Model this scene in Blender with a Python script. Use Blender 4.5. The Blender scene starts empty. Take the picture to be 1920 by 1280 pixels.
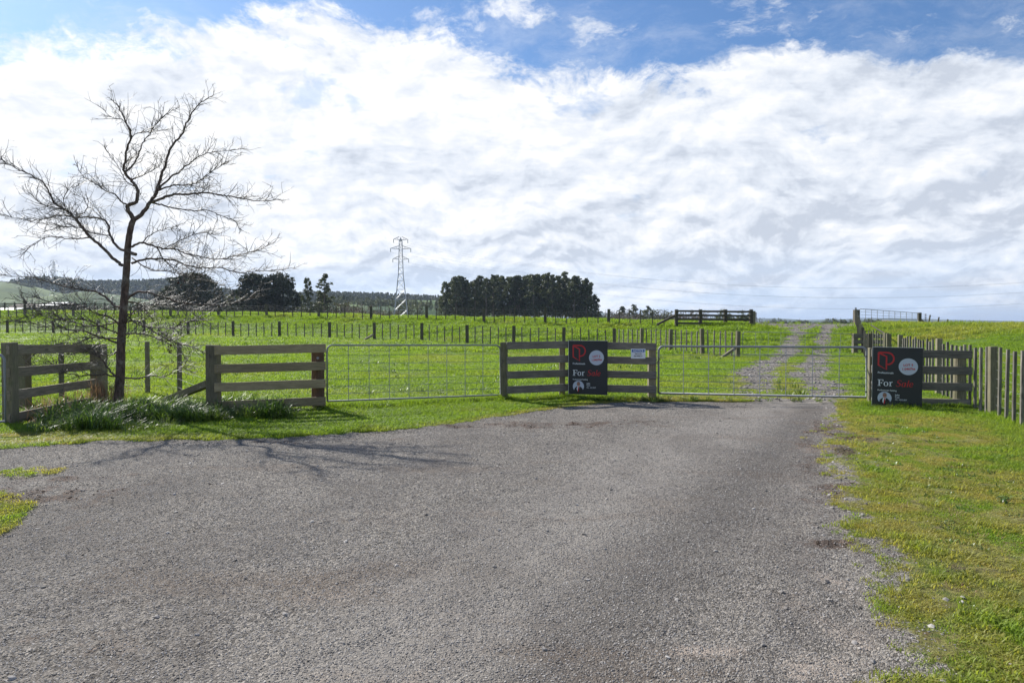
import bpy, bmesh, math, random
import numpy as np
from mathutils import Vector, Matrix

scene = bpy.context.scene
COL = scene.collection
R = math.radians
random.seed(7)

# ------------------------------------------------------------------ camera
CAM_H = 1.55
F = 1280.0                      # focal length in photograph pixels (24 mm)
TH = math.atan(32.0 / F)        # slight downward pitch: horizon sits at row 608
cam_data = bpy.data.cameras.new("camera")
cam_data.lens = 24.0
cam_data.sensor_width = 36.0
cam_data.clip_start = 0.05
cam_data.clip_end = 30000.0
cam = bpy.data.objects.new("camera", cam_data)
COL.objects.link(cam)
cam.location = (0, 0, CAM_H)
cam.rotation_euler = (math.pi / 2 - TH, 0, 0)
scene.camera = cam

# ------------------------------------------------------------------ sun
SUN_EL = R(38)
SUN_DIR = Vector((-0.7071 * math.cos(SUN_EL), 0.7071 * math.cos(SUN_EL), math.sin(SUN_EL)))
sun_data = bpy.data.lights.new("sun", 'SUN')
sun_data.energy = 4.6
sun_data.angle = R(0.5)
sun_data.color = (1.0, 0.96, 0.89)
sun = bpy.data.objects.new("sun", sun_data)
COL.objects.link(sun)
sun.rotation_euler = SUN_DIR.to_track_quat('Z', 'Y').to_euler()

scene.view_settings.view_transform = 'Standard'
scene.view_settings.look = 'None'
scene.view_settings.gamma = 1.0
scene.view_settings.exposure = 0.62
scene.view_settings.use_curve_mapping = False


# ------------------------------------------------------------------ node helpers
class NT:
    """tiny helper round a node tree"""
    def __init__(self, tree):
        self.t = tree
        self.t.nodes.clear()

    def n(self, kind, **kw):
        nd = self.t.nodes.new(kind)
        for k, v in kw.items():
            setattr(nd, k, v)
        return nd

    def put(self, sock, v):
        if v is None:
            return
        if isinstance(v, bpy.types.NodeSocket):
            self.t.links.new(v, sock)
        else:
            sock.default_value = v

    def math(self, op, a, b=None, c=None, clamp=False):
        nd = self.n('ShaderNodeMath', operation=op)
        nd.use_clamp = clamp
        self.put(nd.inputs[0], a)
        if b is not None:
            self.put(nd.inputs[1], b)
        if c is not None:
            self.put(nd.inputs[2], c)
        return nd.outputs[0]

    def vmath(self, op, a, b=None, scale=None):
        nd = self.n('ShaderNodeVectorMath', operation=op)
        self.put(nd.inputs[0], a)
        if b is not None:
            self.put(nd.inputs[1], b)
        if scale is not None:
            self.put(nd.inputs[3], scale)
        return nd.outputs[1] if op in ('DOT_PRODUCT', 'LENGTH', 'DISTANCE') else nd.outputs[0]

    def smooth(self, x, lo, hi, a=0.0, b=1.0):
        nd = self.n('ShaderNodeMapRange', interpolation_type='SMOOTHSTEP')
        self.put(nd.inputs[0], x)
        self.put(nd.inputs[1], lo)
        self.put(nd.inputs[2], hi)
        self.put(nd.inputs[3], a)
        self.put(nd.inputs[4], b)
        return nd.outputs[0]

    def lin(self, x, lo, hi, a=0.0, b=1.0):
        nd = self.n('ShaderNodeMapRange')
        self.put(nd.inputs[0], x)
        self.put(nd.inputs[1], lo)
        self.put(nd.inputs[2], hi)
        self.put(nd.inputs[3], a)
        self.put(nd.inputs[4], b)
        return nd.outputs[0]

    def mix(self, f, a, b):
        nd = self.n('ShaderNodeMix', data_type='RGBA')
        self.put(nd.inputs[0], f)
        for s, v in ((nd.inputs[6], a), (nd.inputs[7], b)):
            if isinstance(v, (tuple, list)) and len(v) == 3:
                v = (*v, 1)
            self.put(s, v)
        return nd.outputs[2]

    def noise(self, vec, scale, detail=4, rough=0.55, dist=0.0, lac=2.0, dim='3D', w=None):
        nd = self.n('ShaderNodeTexNoise', noise_dimensions=dim)
        if vec is not None:
            self.put(nd.inputs['Vector'], vec)
        self.put(nd.inputs['Scale'], scale)
        nd.inputs['Detail'].default_value = detail
        nd.inputs['Roughness'].default_value = rough
        nd.inputs['Distortion'].default_value = dist
        nd.inputs['Lacunarity'].default_value = lac
        return nd.outputs[0]

    def mapping(self, vec, loc=(0, 0, 0), rot=(0, 0, 0), scale=(1, 1, 1)):
        nd = self.n('ShaderNodeMapping')
        self.put(nd.inputs[0], vec)
        nd.inputs[1].default_value = loc
        nd.inputs[2].default_value = rot
        nd.inputs[3].default_value = scale
        return nd.outputs[0]


# ------------------------------------------------------------------ world: daylight sky with a cloud sheet
world = bpy.data.worlds.new("World")
scene.world = world
world.use_nodes = True
W = NT(world.node_tree)
tc = W.n('ShaderNodeTexCoord').outputs['Generated']
sky = W.n('ShaderNodeTexSky', sky_type='NISHITA')
sky.sun_disc = False
sky.sun_elevation = SUN_EL
sky.sun_rotation = R(-45)
sky.air_density = 1.0
sky.dust_density = 0.6
sky.ozone_density = 1.6
sep = W.n('ShaderNodeSeparateXYZ')
W.put(sep.inputs[0], tc)
dx, dy, dz = sep.outputs
az = W.math('ARCTAN2', dx, dy)                       # azimuth from the view axis
zc_ = W.math('MAXIMUM', dz, 0.0)
# cloud-sheet coordinates: flattened towards the horizon
den = W.math('ADD', zc_, 0.16)
comb = W.n('ShaderNodeCombineXYZ')
W.put(comb.inputs[0], W.math('DIVIDE', dx, den))
W.put(comb.inputs[1], W.math('DIVIDE', dy, den))
sheet = comb.outputs[0]
SUNV = tuple(SUN_DIR)
toward = W.vmath('DOT_PRODUCT', tc, SUNV)            # closeness to the sun
# top edge of the cloud bank along the azimuth
ramp = W.n('ShaderNodeValToRGB')
ramp.color_ramp.interpolation = 'B_SPLINE'
W.put(ramp.inputs[0], W.lin(az, -1.0, 1.0))
edge_pts = [(-1.0, .29), (-.64, .33), (-.5, .34), (-.36, .385), (-.15, .39), (-.02, .375), (.07, .35), (.22, .325),
            (.33, .35), (.40, .37), (.53, .335), (.63, .315), (1.0, .29)]
el = ramp.color_ramp.elements
while len(el) < len(edge_pts):
    el.new(0.5)
for e, (a, v) in zip(el, edge_pts):
    e.position = (a + 1) / 2
    e.color = (v, v, v, 1)
edge = ramp.outputs[0]
# domain warp gives torn, curling outlines
wn = W.n('ShaderNodeTexNoise')
W.put(wn.inputs['Vector'], tc)
wn.inputs['Scale'].default_value = 5.0
wn.inputs['Detail'].default_value = 5
warp = W.vmath('SCALE', W.vmath('SUBTRACT', wn.outputs[1], (0.5, 0.5, 0.5)), None, 0.10)
tw = W.vmath('ADD', tc, warp)
stretched = W.mapping(tw, (0.35, 0.1, 0.21), (0, 0, 0), (1, 1, 1.9))
n_edge = W.noise(stretched, 7.0, 12, 0.68, 0.0)
e0 = W.math('SUBTRACT', edge, dz)                    # >0 inside the bank
e1 = W.math('ADD', e0, W.math('MULTIPLY', W.math('SUBTRACT', n_edge, 0.5), 0.27))
bank = W.smooth(e1, -0.012, 0.034)
# small torn clouds in the blue
wisp = W.noise(W.mapping(tw, (3.1, 0.4, 1.0), (0, 0, 0), (1, 1, 2.2)), 5.5, 10, 0.66, 0.0)
wmask = W.math('MULTIPLY', W.smooth(wisp, 0.53, 0.68), 0.85)
veil = W.math('MULTIPLY', W.smooth(W.noise(W.mapping(tw, (7.1, 2.4, 1.0), (0, 0, 0), (1, 1, 2.6)), 3.0, 8, 0.7, 0.0), 0.48, 0.72), 0.35)
wmask = W.math('MAXIMUM', wmask, W.math('MULTIPLY', veil, W.smooth(e0, -0.16, -0.01)))
# thin places in the sheet where blue shows
hole = W.smooth(W.noise(W.mapping(sheet, (5, 2, 0)), 2.6, 9, 0.62, 0.3), 0.60, 0.70, 0.0, 0.62)
hole = W.math('MULTIPLY', W.math('MULTIPLY', hole, 0.7), W.smooth(dz, 0.12, 0.2))
cover = W.math('MAXIMUM', W.math('MULTIPLY', bank, W.math('SUBTRACT', 1.0, hole)), wmask)
# lighting: streaky ripples in the sheet high up, sunlit heaps low down
rv = W.mapping(sheet, (0, 0, 0), (0, 0, 0.3), (0.9, 1.7, 1))
rip = W.noise(rv, 5.0, 12, 0.68, 0.3)
big = W.noise(W.mapping(sheet, (1.7, 3.3, 0.2)), 0.75, 5, 0.55, 0.2)
blot = W.noise(W.mapping(tw, (4.4, 1.3, 2.2), (0, 0, 0), (1, 1, 1.7)), 2.6, 6, 0.55, 0.0)


def heap(loc, sc, scale, off, gain):
    hv = W.mapping(tw, loc, (0, 0, 0), sc)
    h0 = W.noise(hv, scale, 12, 0.58, 0.0)
    h1 = W.noise(W.vmath('ADD', hv, off), scale, 12, 0.58, 0.0)
    return h0, W.math('MULTIPLY', W.math('SUBTRACT', h0, h1), gain)


b0, rim0 = heap((0.35, 0, 0.21), (1, 1, 1.8), 5.0, (-0.012, 0.0, 0.038), 5.6)
b1, rim1 = heap((2.35, 1, 1.21), (1, 1, 2.0), 12.0, (-0.006, 0.0, 0.018), 4.8)
low = W.smooth(dz, 0.23, 0.09)                                        # where heaps take over
sheet_t = W.math('ADD', W.math('MULTIPLY', W.math('SUBTRACT', 0.5, rip), 2.0),
                 W.math('MULTIPLY', W.math('SUBTRACT', 0.5, big), 0.9))
sheet_t = W.math('ADD', sheet_t, W.math('ADD', W.math('MULTIPLY', rim0, 0.9), W.math('MULTIPLY', rim1, 0.45)))
heap_t = W.math('ADD', W.math('ADD', rim0, rim1), W.math('MULTIPLY', W.math('SUBTRACT', b0, 0.5), 0.9))
tone = W.n('ShaderNodeMix', data_type='FLOAT')
W.put(tone.inputs[0], low)
W.put(tone.inputs[2], sheet_t)
W.put(tone.inputs[3], heap_t)
t0 = W.math('ADD', tone.outputs[0], W.math('MULTIPLY', W.math('SUBTRACT', 0.5, blot), 0.95))
t0 = W.math('ADD', t0, W.lin(toward, 0.25, 0.93, -0.10, 0.60))
t0 = W.math('ADD', t0, W.smooth(dz, 0.24, 0.10, 0.14, -0.02))
t0 = W.math('ADD', t0, W.smooth(e1, 0.10, 0.0, 0.0, 0.15))
t0 = W.math('ADD', t0, 0.15)
cloud = W.n('ShaderNodeValToRGB')
cr = cloud.color_ramp
cr.elements[0].position = 0.0
cr.elements[0].color = (5.3, 5.8, 6.7, 1)
cr.elements[1].position = 1.0
cr.elements[1].color = (9.6, 9.6, 9.65, 1)
m = cr.elements.new(0.40)
m.color = (7.1, 7.55, 8.3, 1)
m = cr.elements.new(0.68)
m.color = (8.2, 8.4, 8.75, 1)
t0 = W.math('MULTIPLY_ADD', t0, 0.68, 0.19)
t0 = W.math('ADD', t0, W.math('MULTIPLY', W.math('SUBTRACT', W.noise(W.mapping(tw, (6.2, 1.7, 3.1), (0, 0, 0), (1, 1, 1.9)), 22.0, 8, 0.62, 0.0), 0.5), 0.42))
W.put(cloud.inputs[0], t0)
sk = W.n('ShaderNodeMix', data_type='RGBA', blend_type='MULTIPLY')
sk.inputs[0].default_value = 1.0
W.put(sk.inputs[6], sky.outputs[0])
sk.inputs[7].default_value = (0.66, 0.88, 1.12, 1)
mixed = W.mix(cover, sk.outputs[2], cloud.outputs[0])
# pale blue air low over the horizon, with flat bars of cloud
bars = W.smooth(W.noise(W.mapping(tc, (0.9, 0, 0.3), (0, 0, 0), (1, 1, 9.0)), 3.2, 9, 0.62, 0.3), 0.44, 0.66, 0.60, 0.10)
hz = W.math('MULTIPLY', W.smooth(dz, 0.13, 0.01), bars)
mixed = W.mix(hz, mixed, (5.3, 6.9, 9.2))
bg = W.n('ShaderNodeBackground')
W.put(bg.inputs[0], mixed)
bg.inputs[1].default_value = 0.076
out = W.n('ShaderNodeOutputWorld')
W.t.links.new(bg.outputs[0], out.inputs[0])


# ================================================================== placing
def at(px, py, Y):
    """world point seen at photograph pixel (px, py) when it stands Y metres ahead"""
    a = (px - 960.0) / F
    b = (640.0 - py) / F
    d = Vector((a, math.cos(TH) + b * math.sin(TH), -math.sin(TH) + b * math.cos(TH)))
    t = Y / d.y
    return Vector((d.x * t, Y, CAM_H + d.z * t))


def flat(px, py, z=0.0):
    a = (px - 960.0) / F
    b = (640.0 - py) / F
    d = Vector((a, math.cos(TH) + b * math.sin(TH), -math.sin(TH) + b * math.cos(TH)))
    t = (z - CAM_H) / d.z
    return (d.x * t, d.y * t)


# ================================================================== numpy noise
def vnoise(x, y, seed=0):
    xi = np.floor(x).astype(np.int64)
    yi = np.floor(y).astype(np.int64)
    xf = x - xi
    yf = y - yi

    def h(a, b):
        n = (a * 374761393 + b * 668265263 + seed * 1442695041) & 0xFFFFFFFF
        n = ((n ^ (n >> 13)) * 1274126177) & 0xFFFFFFFF
        return ((n ^ (n >> 16)) & 0xFFFF) / 65535.0
    u = xf * xf * (3 - 2 * xf)
    v = yf * yf * (3 - 2 * yf)
    return (h(xi, yi) * (1 - u) + h(xi + 1, yi) * u) * (1 - v) + (h(xi, yi + 1) * (1 - u) + h(xi + 1, yi + 1) * u) * v


def fbm(x, y, seed=0, octv=4):
    s, a, f, n = 0.0, 0.5, 1.0, 0.0
    for i in range(octv):
        s = s + a * vnoise(x * f + 17.3 * i, y * f - 9.1 * i, seed + i)
        n += a
        a *= 0.5
        f *= 2.03
    return s / n


def sstep(a, b, x):
    t = np.clip((x - a) / (b - a), 0, 1)
    return t * t * (3 - 2 * t)


def poly_sd(x, y, poly):
    """signed distance to a polygon, negative inside"""
    d2 = np.full(np.shape(x), 1e18)
    inside = np.zeros(np.shape(x), bool)
    n = len(poly)
    for i in range(n):
        ax, ay = poly[i]
        bx, by = poly[(i + 1) % n]
        ex, ey = bx - ax, by - ay
        wx, wy = x - ax, y - ay
        t = np.clip((wx * ex + wy * ey) / (ex * ex + ey * ey + 1e-12), 0, 1)
        d2 = np.minimum(d2, (wx - ex * t) ** 2 + (wy - ey * t) ** 2)
        c = ((ay > y) != (by > y)) & (x < (bx - ax) * (y - ay) / (by - ay + 1e-12) + ax)
        inside ^= c
    d = np.sqrt(d2)
    return np.where(inside, -d, d)


# ================================================================== the lie of the land
TU = [-.95, -.75, -.71, -.41, -.36, -.20, -.066, .15, .33, .46, .58, .75, .95]
TYT = [66, 60, 59, 51, 50, 47, 41, 37, 30, 30, 24, 16, 15]
TZT = [.9, .85, .82, .65, .62, .54, .39, .23, .15, .13, .05, 0.0, 0.0]
TYC = [72, 69, 68, 63, 62, 58, 53, 49, 46.5, 46, 43, 37, 33]
TPY = [582, 583.5, 584, 587.5, 588, 593, 597, 602, 606, 607.5, 608.5, 609.5, 610]
TZC = [1.55 + (608 - p) * y / F for p, y in zip(TPY, TYC)]


def ground_z(X, Y):
    X = np.asarray(X, float)
    Y = np.asarray(Y, float)
    u = X / np.maximum(Y, 6.0)
    yt = np.interp(u, TU, TYT)
    zt = np.interp(u, TU, TZT)
    yc = np.interp(u, TU, TYC)
    zc = np.interp(u, TU, TZC)
    z = zt * sstep(13.5, 1.0, np.zeros(1))[0] + 0 * Y
    z = zt * np.clip((Y - 14.0) / np.maximum(yt - 14.0, 1), 0, 1)
    bank = np.clip((Y - yt) / (yc - yt), 0, 1)
    b2 = bank * (0.55 + 0.9 * bank - 0.45 * bank * bank)
    z = z + (zc - zt) * b2
    over = np.maximum(Y - yc - 1.0, 0)
    z = z - np.minimum(over * 0.02, 5.5)
    lump = (fbm(X * 0.45, Y * 0.9, 3, 3) - 0.5)
    z = z + lump * 0.34 * sstep(0.02, 0.3, bank) * sstep(1.0, 0.85, bank) * sstep(400, 200, Y)
    # field micro relief
    z = z + (fbm(X * 0.5, Y * 0.5, 9, 3) - 0.5) * 0.08 * sstep(14, 17, Y) * sstep(400, 200, Y)
    # little rise of the verge under the tree and the left-hand fences
    m = np.exp(-(((X + 6.0) / 2.6) ** 2 + ((Y - 12.2) / 1.0) ** 2))
    z = z + 0.07 * m
    return z


def gz(X, Y):
    return float(ground_z(np.array([X]), np.array([Y]))[0])


# road and track outlines ------------------------------------------------
_left = [(-420, 905), (-120, 858), (0, 842), (120, 831), (200, 824), (430, 824), (560, 818), (660, 810), (780, 802), (880, 790), (960, 776),
         (1040, 765), (1110, 757), (1180, 752), (1232, 748), (1300, 742), (1380, 738), (1470, 741), (1548, 746), (1565, 757), (1572, 790), (1570, 830),
         (1575, 870), (1592, 910), (1600, 950), (1612, 985), (1632, 1030), (1650, 1075), (1672, 1125), (1690, 1180), (1700, 1240), (1706, 1290)]
ROAD = [flat(a, b) for a, b in _left]
ROAD += [(1.85, 2.0), (1.9, 0), (1.9, -12), (-30, -12), (-30, 4.5)]
MOSS_L = [flat(a, b) for a, b in [(-200, 905), (0, 915), (30, 925), (42, 945), (30, 968), (0, 990), (-200, 1080)]]
TRACK_A = [(4.4, 13.4), (5.6, 16), (6.7, 20), (8.0, 23), (9.5, 26), (11.4, 29.5), (13.2, 33), (15.9, 39), (17.6, 43.5), (18.0, 46), (18, 60), (20, 90),
           (25, 90), (24.4, 60), (22.5, 46), (20.6, 43), (18.0, 39), (15.3, 33), (13.6, 29.5), (11.9, 26), (10.4, 23), (9.1, 20), (7.5, 16), (6.5, 13.4)]
CENTRE = [(6.0, 14.5), (6.5, 16), (7.9, 20), (9.2, 23), (10.7, 26), (12.5, 29.5), (14.3, 33), (17.0, 39), (19.2, 43.5), (19.8, 45.6)]


def line_dist(x, y, pts):
    d2 = np.full(np.shape(x), 1e18)
    for (ax, ay), (bx, by) in zip(pts[:-1], pts[1:]):
        ex, ey = bx - ax, by - ay
        wx, wy = x - ax, y - ay
        t = np.clip((wx * ex + wy * ey) / (ex * ex + ey * ey), 0, 1)
        d2 = np.minimum(d2, (wx - ex * t) ** 2 + (wy - ey * t) ** 2)
    return np.sqrt(d2)


def masks(X, Y):
    """gravel 0..1, moss 0..1 (short yellow moss turf), mud 0..1, road signed distance"""
    sd = poly_sd(X, Y, ROAD)
    n1 = fbm(X * 2.2, Y * 2.2, 21, 4) - 0.5
    n2 = fbm(X * 7.0, Y * 7.0, 31, 3) - 0.5
    right = sstep(0.5, 1.5, X) * sstep(12.5, 11.0, Y)      # ragged gravelly margin on the right-hand side
    n3 = fbm(X * 19.0, Y * 19.0, 37, 3) - 0.5
    wob = n1 * (0.22 + 0.45 * right) + n2 * (0.10 + 0.55 * right) + n3 * .4 * right
    wid = 0.03 + 0.30 * right
    g = sstep(wid, -wid, sd + wob * 0.9)
    g = g * sstep(-0.05, 0.1, poly_sd(X, Y, MOSS_L) + n1 * 0.3)
    # faint green in the gravel near the left picture edge
    ex, ey = flat(30, 885)
    e = np.exp(-(((X - ex) / 1.0) ** 2 + ((Y - ey) / 0.35) ** 2))
    g = g * (1 - .45 * sstep(0.42, 0.7, e * 0.7 + n2 * 1.1))
    # farm track: two wheelings, grass growing down the middle
    ts = poly_sd(X, Y, TRACK_A)
    tn = fbm(X * 1.3, Y * 1.0, 41, 4) - 0.5
    tg = sstep(0.35, -0.25, ts - .15 + tn * 0.9 + n2 * 0.6)
    mid = line_dist(X, Y, CENTRE)
    strip = sstep(0.40, 0.14, mid + tn * .8 + n2 * .6) * sstep(47.5, 42, Y)
    near_gate = sstep(20, 16, Y)
    tg = tg * (.80 + .40 * sstep(.42, .58, fbm(X * 2.6, Y * 1.6, 47, 3)))
    tg = tg * (1 - 0.95 * strip) * (1 - near_gate * sstep(0.46, 0.60, tn + 0.5 + n2 * 0.4) * 0.8)
    # stones spread right across the brow
    brow = sstep(42.0, 44.5, Y) * sstep(15.5, 17.5, X) * sstep(24.5, 23, X)
    tg = np.maximum(tg, brow * sstep(0.2, 0.5, tn + 0.75) * sstep(75, 60, Y))
    tg = tg * (Y > 13.0)
    g = np.where(Y > 13.9, tg, np.maximum(g, tg * sstep(0.3, 0, sd)))
    # mossy turf: wide strip at the right, a thin lip along the left verge, the gateway
    m = sstep(2.3, 1.2, sd + n1 * 1.4) * right * np.clip(.68 + (fbm(X * 3.1, Y * 3.1, 91, 4) - .42) * 3.2, 0.05, 1)
    lx, ly = flat(60, 822)
    m = np.maximum(m, np.exp(-(((X - lx + 1.0) / 2.6) ** 2 + ((Y - ly) / 0.45) ** 2)) * 1.1 * (n1 + 1))
    m = np.maximum(m, sstep(0.35, 0.05, sd + n1 * 0.3) * sstep(-2.5, 0.5, X) * 0.8)
    m = np.maximum(m, sstep(0.7, 0.2, np.abs(ts) + tn) * 0.6 * (Y > 13.5) * sstep(26, 16, Y))
    m = np.maximum(m, strip * 0.75 * sstep(44, 20, Y) + 0)
    ml = sstep(0.25, -0.1, poly_sd(X, Y, MOSS_L))
    m = np.maximum(m, np.maximum(ml, sstep(.25, .45, e)))
    edge_dirt = .62 * np.exp(-((sd + .35) / .32) ** 2) * right * np.clip(.3 + (fbm(X * 1.6, Y * 1.2, 57, 4) - .4) * 3, 0, 1) * sstep(3.5, 5.5, Y)
    # mud: chewed edge on the right, dirt by the sign, bare soil under the tree
    mud = .8 * sstep(0.36, 0.05, np.abs(sd + 0.12) + n1 * 0.6 + n2 * .5) * right * sstep(0.50, 0.66, fbm(X * 2.1 + 4, Y * 2.1, 51, 3)) * sstep(4.0, 6.5, Y)
    for cx, cy, sx, sy, k in [(1050, 793, 1.7, 0.42, 1.0), (1180, 786, 0.8, 0.3, .7), (1575, 815, 0.4, 0.9, 1.1), (1585, 850, .35, .6, .9), (1562, 1012, .22, .10, 1.5),
                              (1530, 880, .3, .5, .7), (1560, 925, .2, .5, .7), (520, 795, .9, .25, .6), (330, 905, 1.3, .3, .55), (60, 925, .9, .5, 1.1), (130, 895, .8, .3, .8),
                              (700, 820, 1.2, .14, .7), (880, 797, .9, .14, .9), (560, 826, 1.6, .14, .8), (150, 1200, .8, .25, .5), (220, 890, 1.0, .3, .6), (60, 985, .7, .3, .6), (320, 1015, .8, .25, .4)]:
        x0, y0 = flat(cx, cy)
        q = np.exp(-(((X - x0) / sx) ** 2 + ((Y - y0) / sy) ** 2))
        mud = np.maximum(mud, k * q * np.clip(0.75 + n1 * 1.6 + n2 * 1.8, 0, 2))
    mud = np.maximum(mud, edge_dirt)
    # bare crumbs of soil showing in the mossy turf
    mud = np.maximum(mud, .6 * sstep(.66, .76, fbm(X * 5.2, Y * 5.2, 99, 3)) * right * sstep(2.2, 1.0, sd) * (sd > 0))
    x0, y0 = flat(110, 790)
    mud = np.maximum(mud, np.exp(-(((X - x0 - .3) / 1.6) ** 2 + ((Y - y0 - .2) / .6) ** 2)) * 1.2)
    return g, np.clip(m, 0, 1), np.clip(mud, 0, 1), sd


# ================================================================== mesh helpers
class MB:
    """collects verts and faces, builds ONE mesh object"""
    def __init__(self):
        self.v, self.f = [], []

    def add(self, v, f):
        b = len(self.v)
        self.v.extend([tuple(p) for p in v])
        self.f.extend([tuple(i + b for i in q) for q in f])
        return self

    def box(self, cx, cy, cz, sx, sy, sz, bev=0.0):
        hx, hy, hz = sx / 2, sy / 2, sz / 2
        if bev <= 0:
            v = [(cx + i * hx, cy + j * hy, cz + k * hz) for i in (-1, 1) for j in (-1, 1) for k in (-1, 1)]
            f = [(0, 1, 3, 2), (4, 6, 7, 5), (0, 4, 5, 1), (2, 3, 7, 6), (0, 2, 6, 4), (1, 5, 7, 3)]
            return self.add(v, f)
        bm = bmesh.new()
        bmesh.ops.create_cube(bm, size=1.0)
        bmesh.ops.scale(bm, vec=(sx, sy, sz), verts=bm.verts)
        bmesh.ops.bevel(bm, geom=bm.edges[:], offset=bev, segments=1, affect='EDGES')
        bm.verts.index_update()
        v = [(p.co.x + cx, p.co.y + cy, p.co.z + cz) for p in bm.verts]
        f = [[w.index for w in q.verts] for q in bm.faces]
        bm.free()
        return self.add(v, f)

    def tube(self, pts, rad, sides=6, cap=True):
        pts = [Vector(p) for p in pts]
        n = len(pts)
        if not isinstance(rad, (list, tuple)):
            rad = [rad] * n
        v, f = [], []
        prev = None
        for i, p in enumerate(pts):
            t = (pts[min(i + 1, n - 1)] - pts[max(i - 1, 0)])
            if t.length < 1e-9:
                t = Vector((0, 0, 1))
            t.normalize()
            if prev is None:
                a = Vector((0, 0, 1)) if abs(t.z) < 0.9 else Vector((1, 0, 0))
                u = t.cross(a).normalized()
            else:
                u = (prev - t * prev.dot(t)).normalized()
            prev = u
            w = t.cross(u)
            for k in range(sides):
                an = 2 * math.pi * k / sides
                v.append(p + (u * math.cos(an) + w * math.sin(an)) * rad[i])
        for i in range(n - 1):
            for k in range(sides):
                a = i * sides + k
                b = i * sides + (k + 1) % sides
                f.append((a, b, b + sides, a + sides))
        if cap:
            f.append(tuple(range(sides))[::-1])
            f.append(tuple(range((n - 1) * sides, n * sides)))
        return self.add(v, f)

    def mesh(self, name, mat, smooth=False):
        me = bpy.data.meshes.new(name)
        me.from_pydata(self.v, [], self.f)
        me.materials.append(mat)
        if smooth:
            me.shade_smooth()
        me.update()
        return me

    def build(self, name, mat, parent=None, smooth=False):
        return link(name, self.mesh(name, mat, smooth), parent)


def fast_mesh(name, verts, quads, mat):
    """mesh from numpy arrays (all quads or all tris)"""
    me = bpy.data.meshes.new(name)
    nv, nf, k = len(verts), len(quads), quads.shape[1]
    me.vertices.add(nv)
    me.vertices.foreach_set('co', np.asarray(verts, np.float32).ravel())
    me.loops.add(nf * k)
    me.loops.foreach_set('vertex_index', np.asarray(quads, np.int32).ravel())
    me.polygons.add(nf)
    me.polygons.foreach_set('loop_start', np.arange(0, nf * k, k, dtype=np.int32))
    me.update(calc_edges=True)
    me.materials.append(mat)
    return me


def link(name, me, parent=None, loc=None):
    o = bpy.data.objects.new(name, me)
    COL.objects.link(o)
    if parent is not None:
        o.parent = parent
    if loc is not None:
        o.location = loc
    return o


def tag(o, label=None, cat=None, group=None, kind=None):
    if label:
        o['label'] = label
    if cat:
        o['category'] = cat
    if group:
        o['group'] = group
    if kind:
        o['kind'] = kind
    return o


def thing(name, loc, label, cat, group=None, rz=0.0):
    o = bpy.data.objects.new(name, None)
    o.empty_display_size = 0.2
    COL.objects.link(o)
    o.location = loc
    o.rotation_euler = (0, 0, rz)
    return tag(o, label, cat, group)


def copy_tree(o, loc, rz=0.0, scale=1.0, label=None, group=None):
    c = o.copy()
    COL.objects.link(c)
    c.location = loc
    c.rotation_euler = (0, 0, rz)
    c.scale = (scale,) * 3 if not isinstance(scale, tuple) else scale
    if label:
        c['label'] = label
    if group:
        c['group'] = group
    for ch in o.children:
        d = ch.copy()
        COL.objects.link(d)
        d.parent = c
    return c


# ================================================================== materials
def mat(name):
    m = bpy.data.materials.new(name)
    m.use_nodes = True
    return m, NT(m.node_tree)


def bsdf(N, col, rough=0.8, metal=0.0, spec=0.4, bump=None, bstr=0.3, bdist=0.01):
    b = N.n('ShaderNodeBsdfPrincipled')
    if isinstance(col, tuple) and len(col) == 3:
        col = (*col, 1)
    N.put(b.inputs['Base Color'], col)
    N.put(b.inputs['Roughness'], rough)
    N.put(b.inputs['Metallic'], metal)
    b.inputs['Specular IOR Level'].default_value = spec
    if bump is not None:
        bp = N.n('ShaderNodeBump')
        bp.inputs['Strength'].default_value = bstr
        bp.inputs['Distance'].default_value = bdist
        N.put(bp.inputs['Height'], bump)
        N.put(b.inputs['Normal'], bp.outputs[0])
    return b


def finish(N, sh):
    o = N.n('ShaderNodeOutputMaterial')
    N.t.links.new(sh, o.inputs[0])


def plain(name, col, rough=0.6, metal=0.0, spec=0.4, var=0.0, scale=20.0):
    m, N = mat(name)
    c = col
    if var > 0:
        tcx = N.n('ShaderNodeTexCoord').outputs['Object']
        n = N.noise(tcx, scale, 4, 0.6)
        c = N.mix(n, tuple(x * (1 - var) for x in col), tuple(min(1, x * (1 + var)) for x in col))
    finish(N, bsdf(N, c, rough, metal, spec).outputs[0])
    return m


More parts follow.
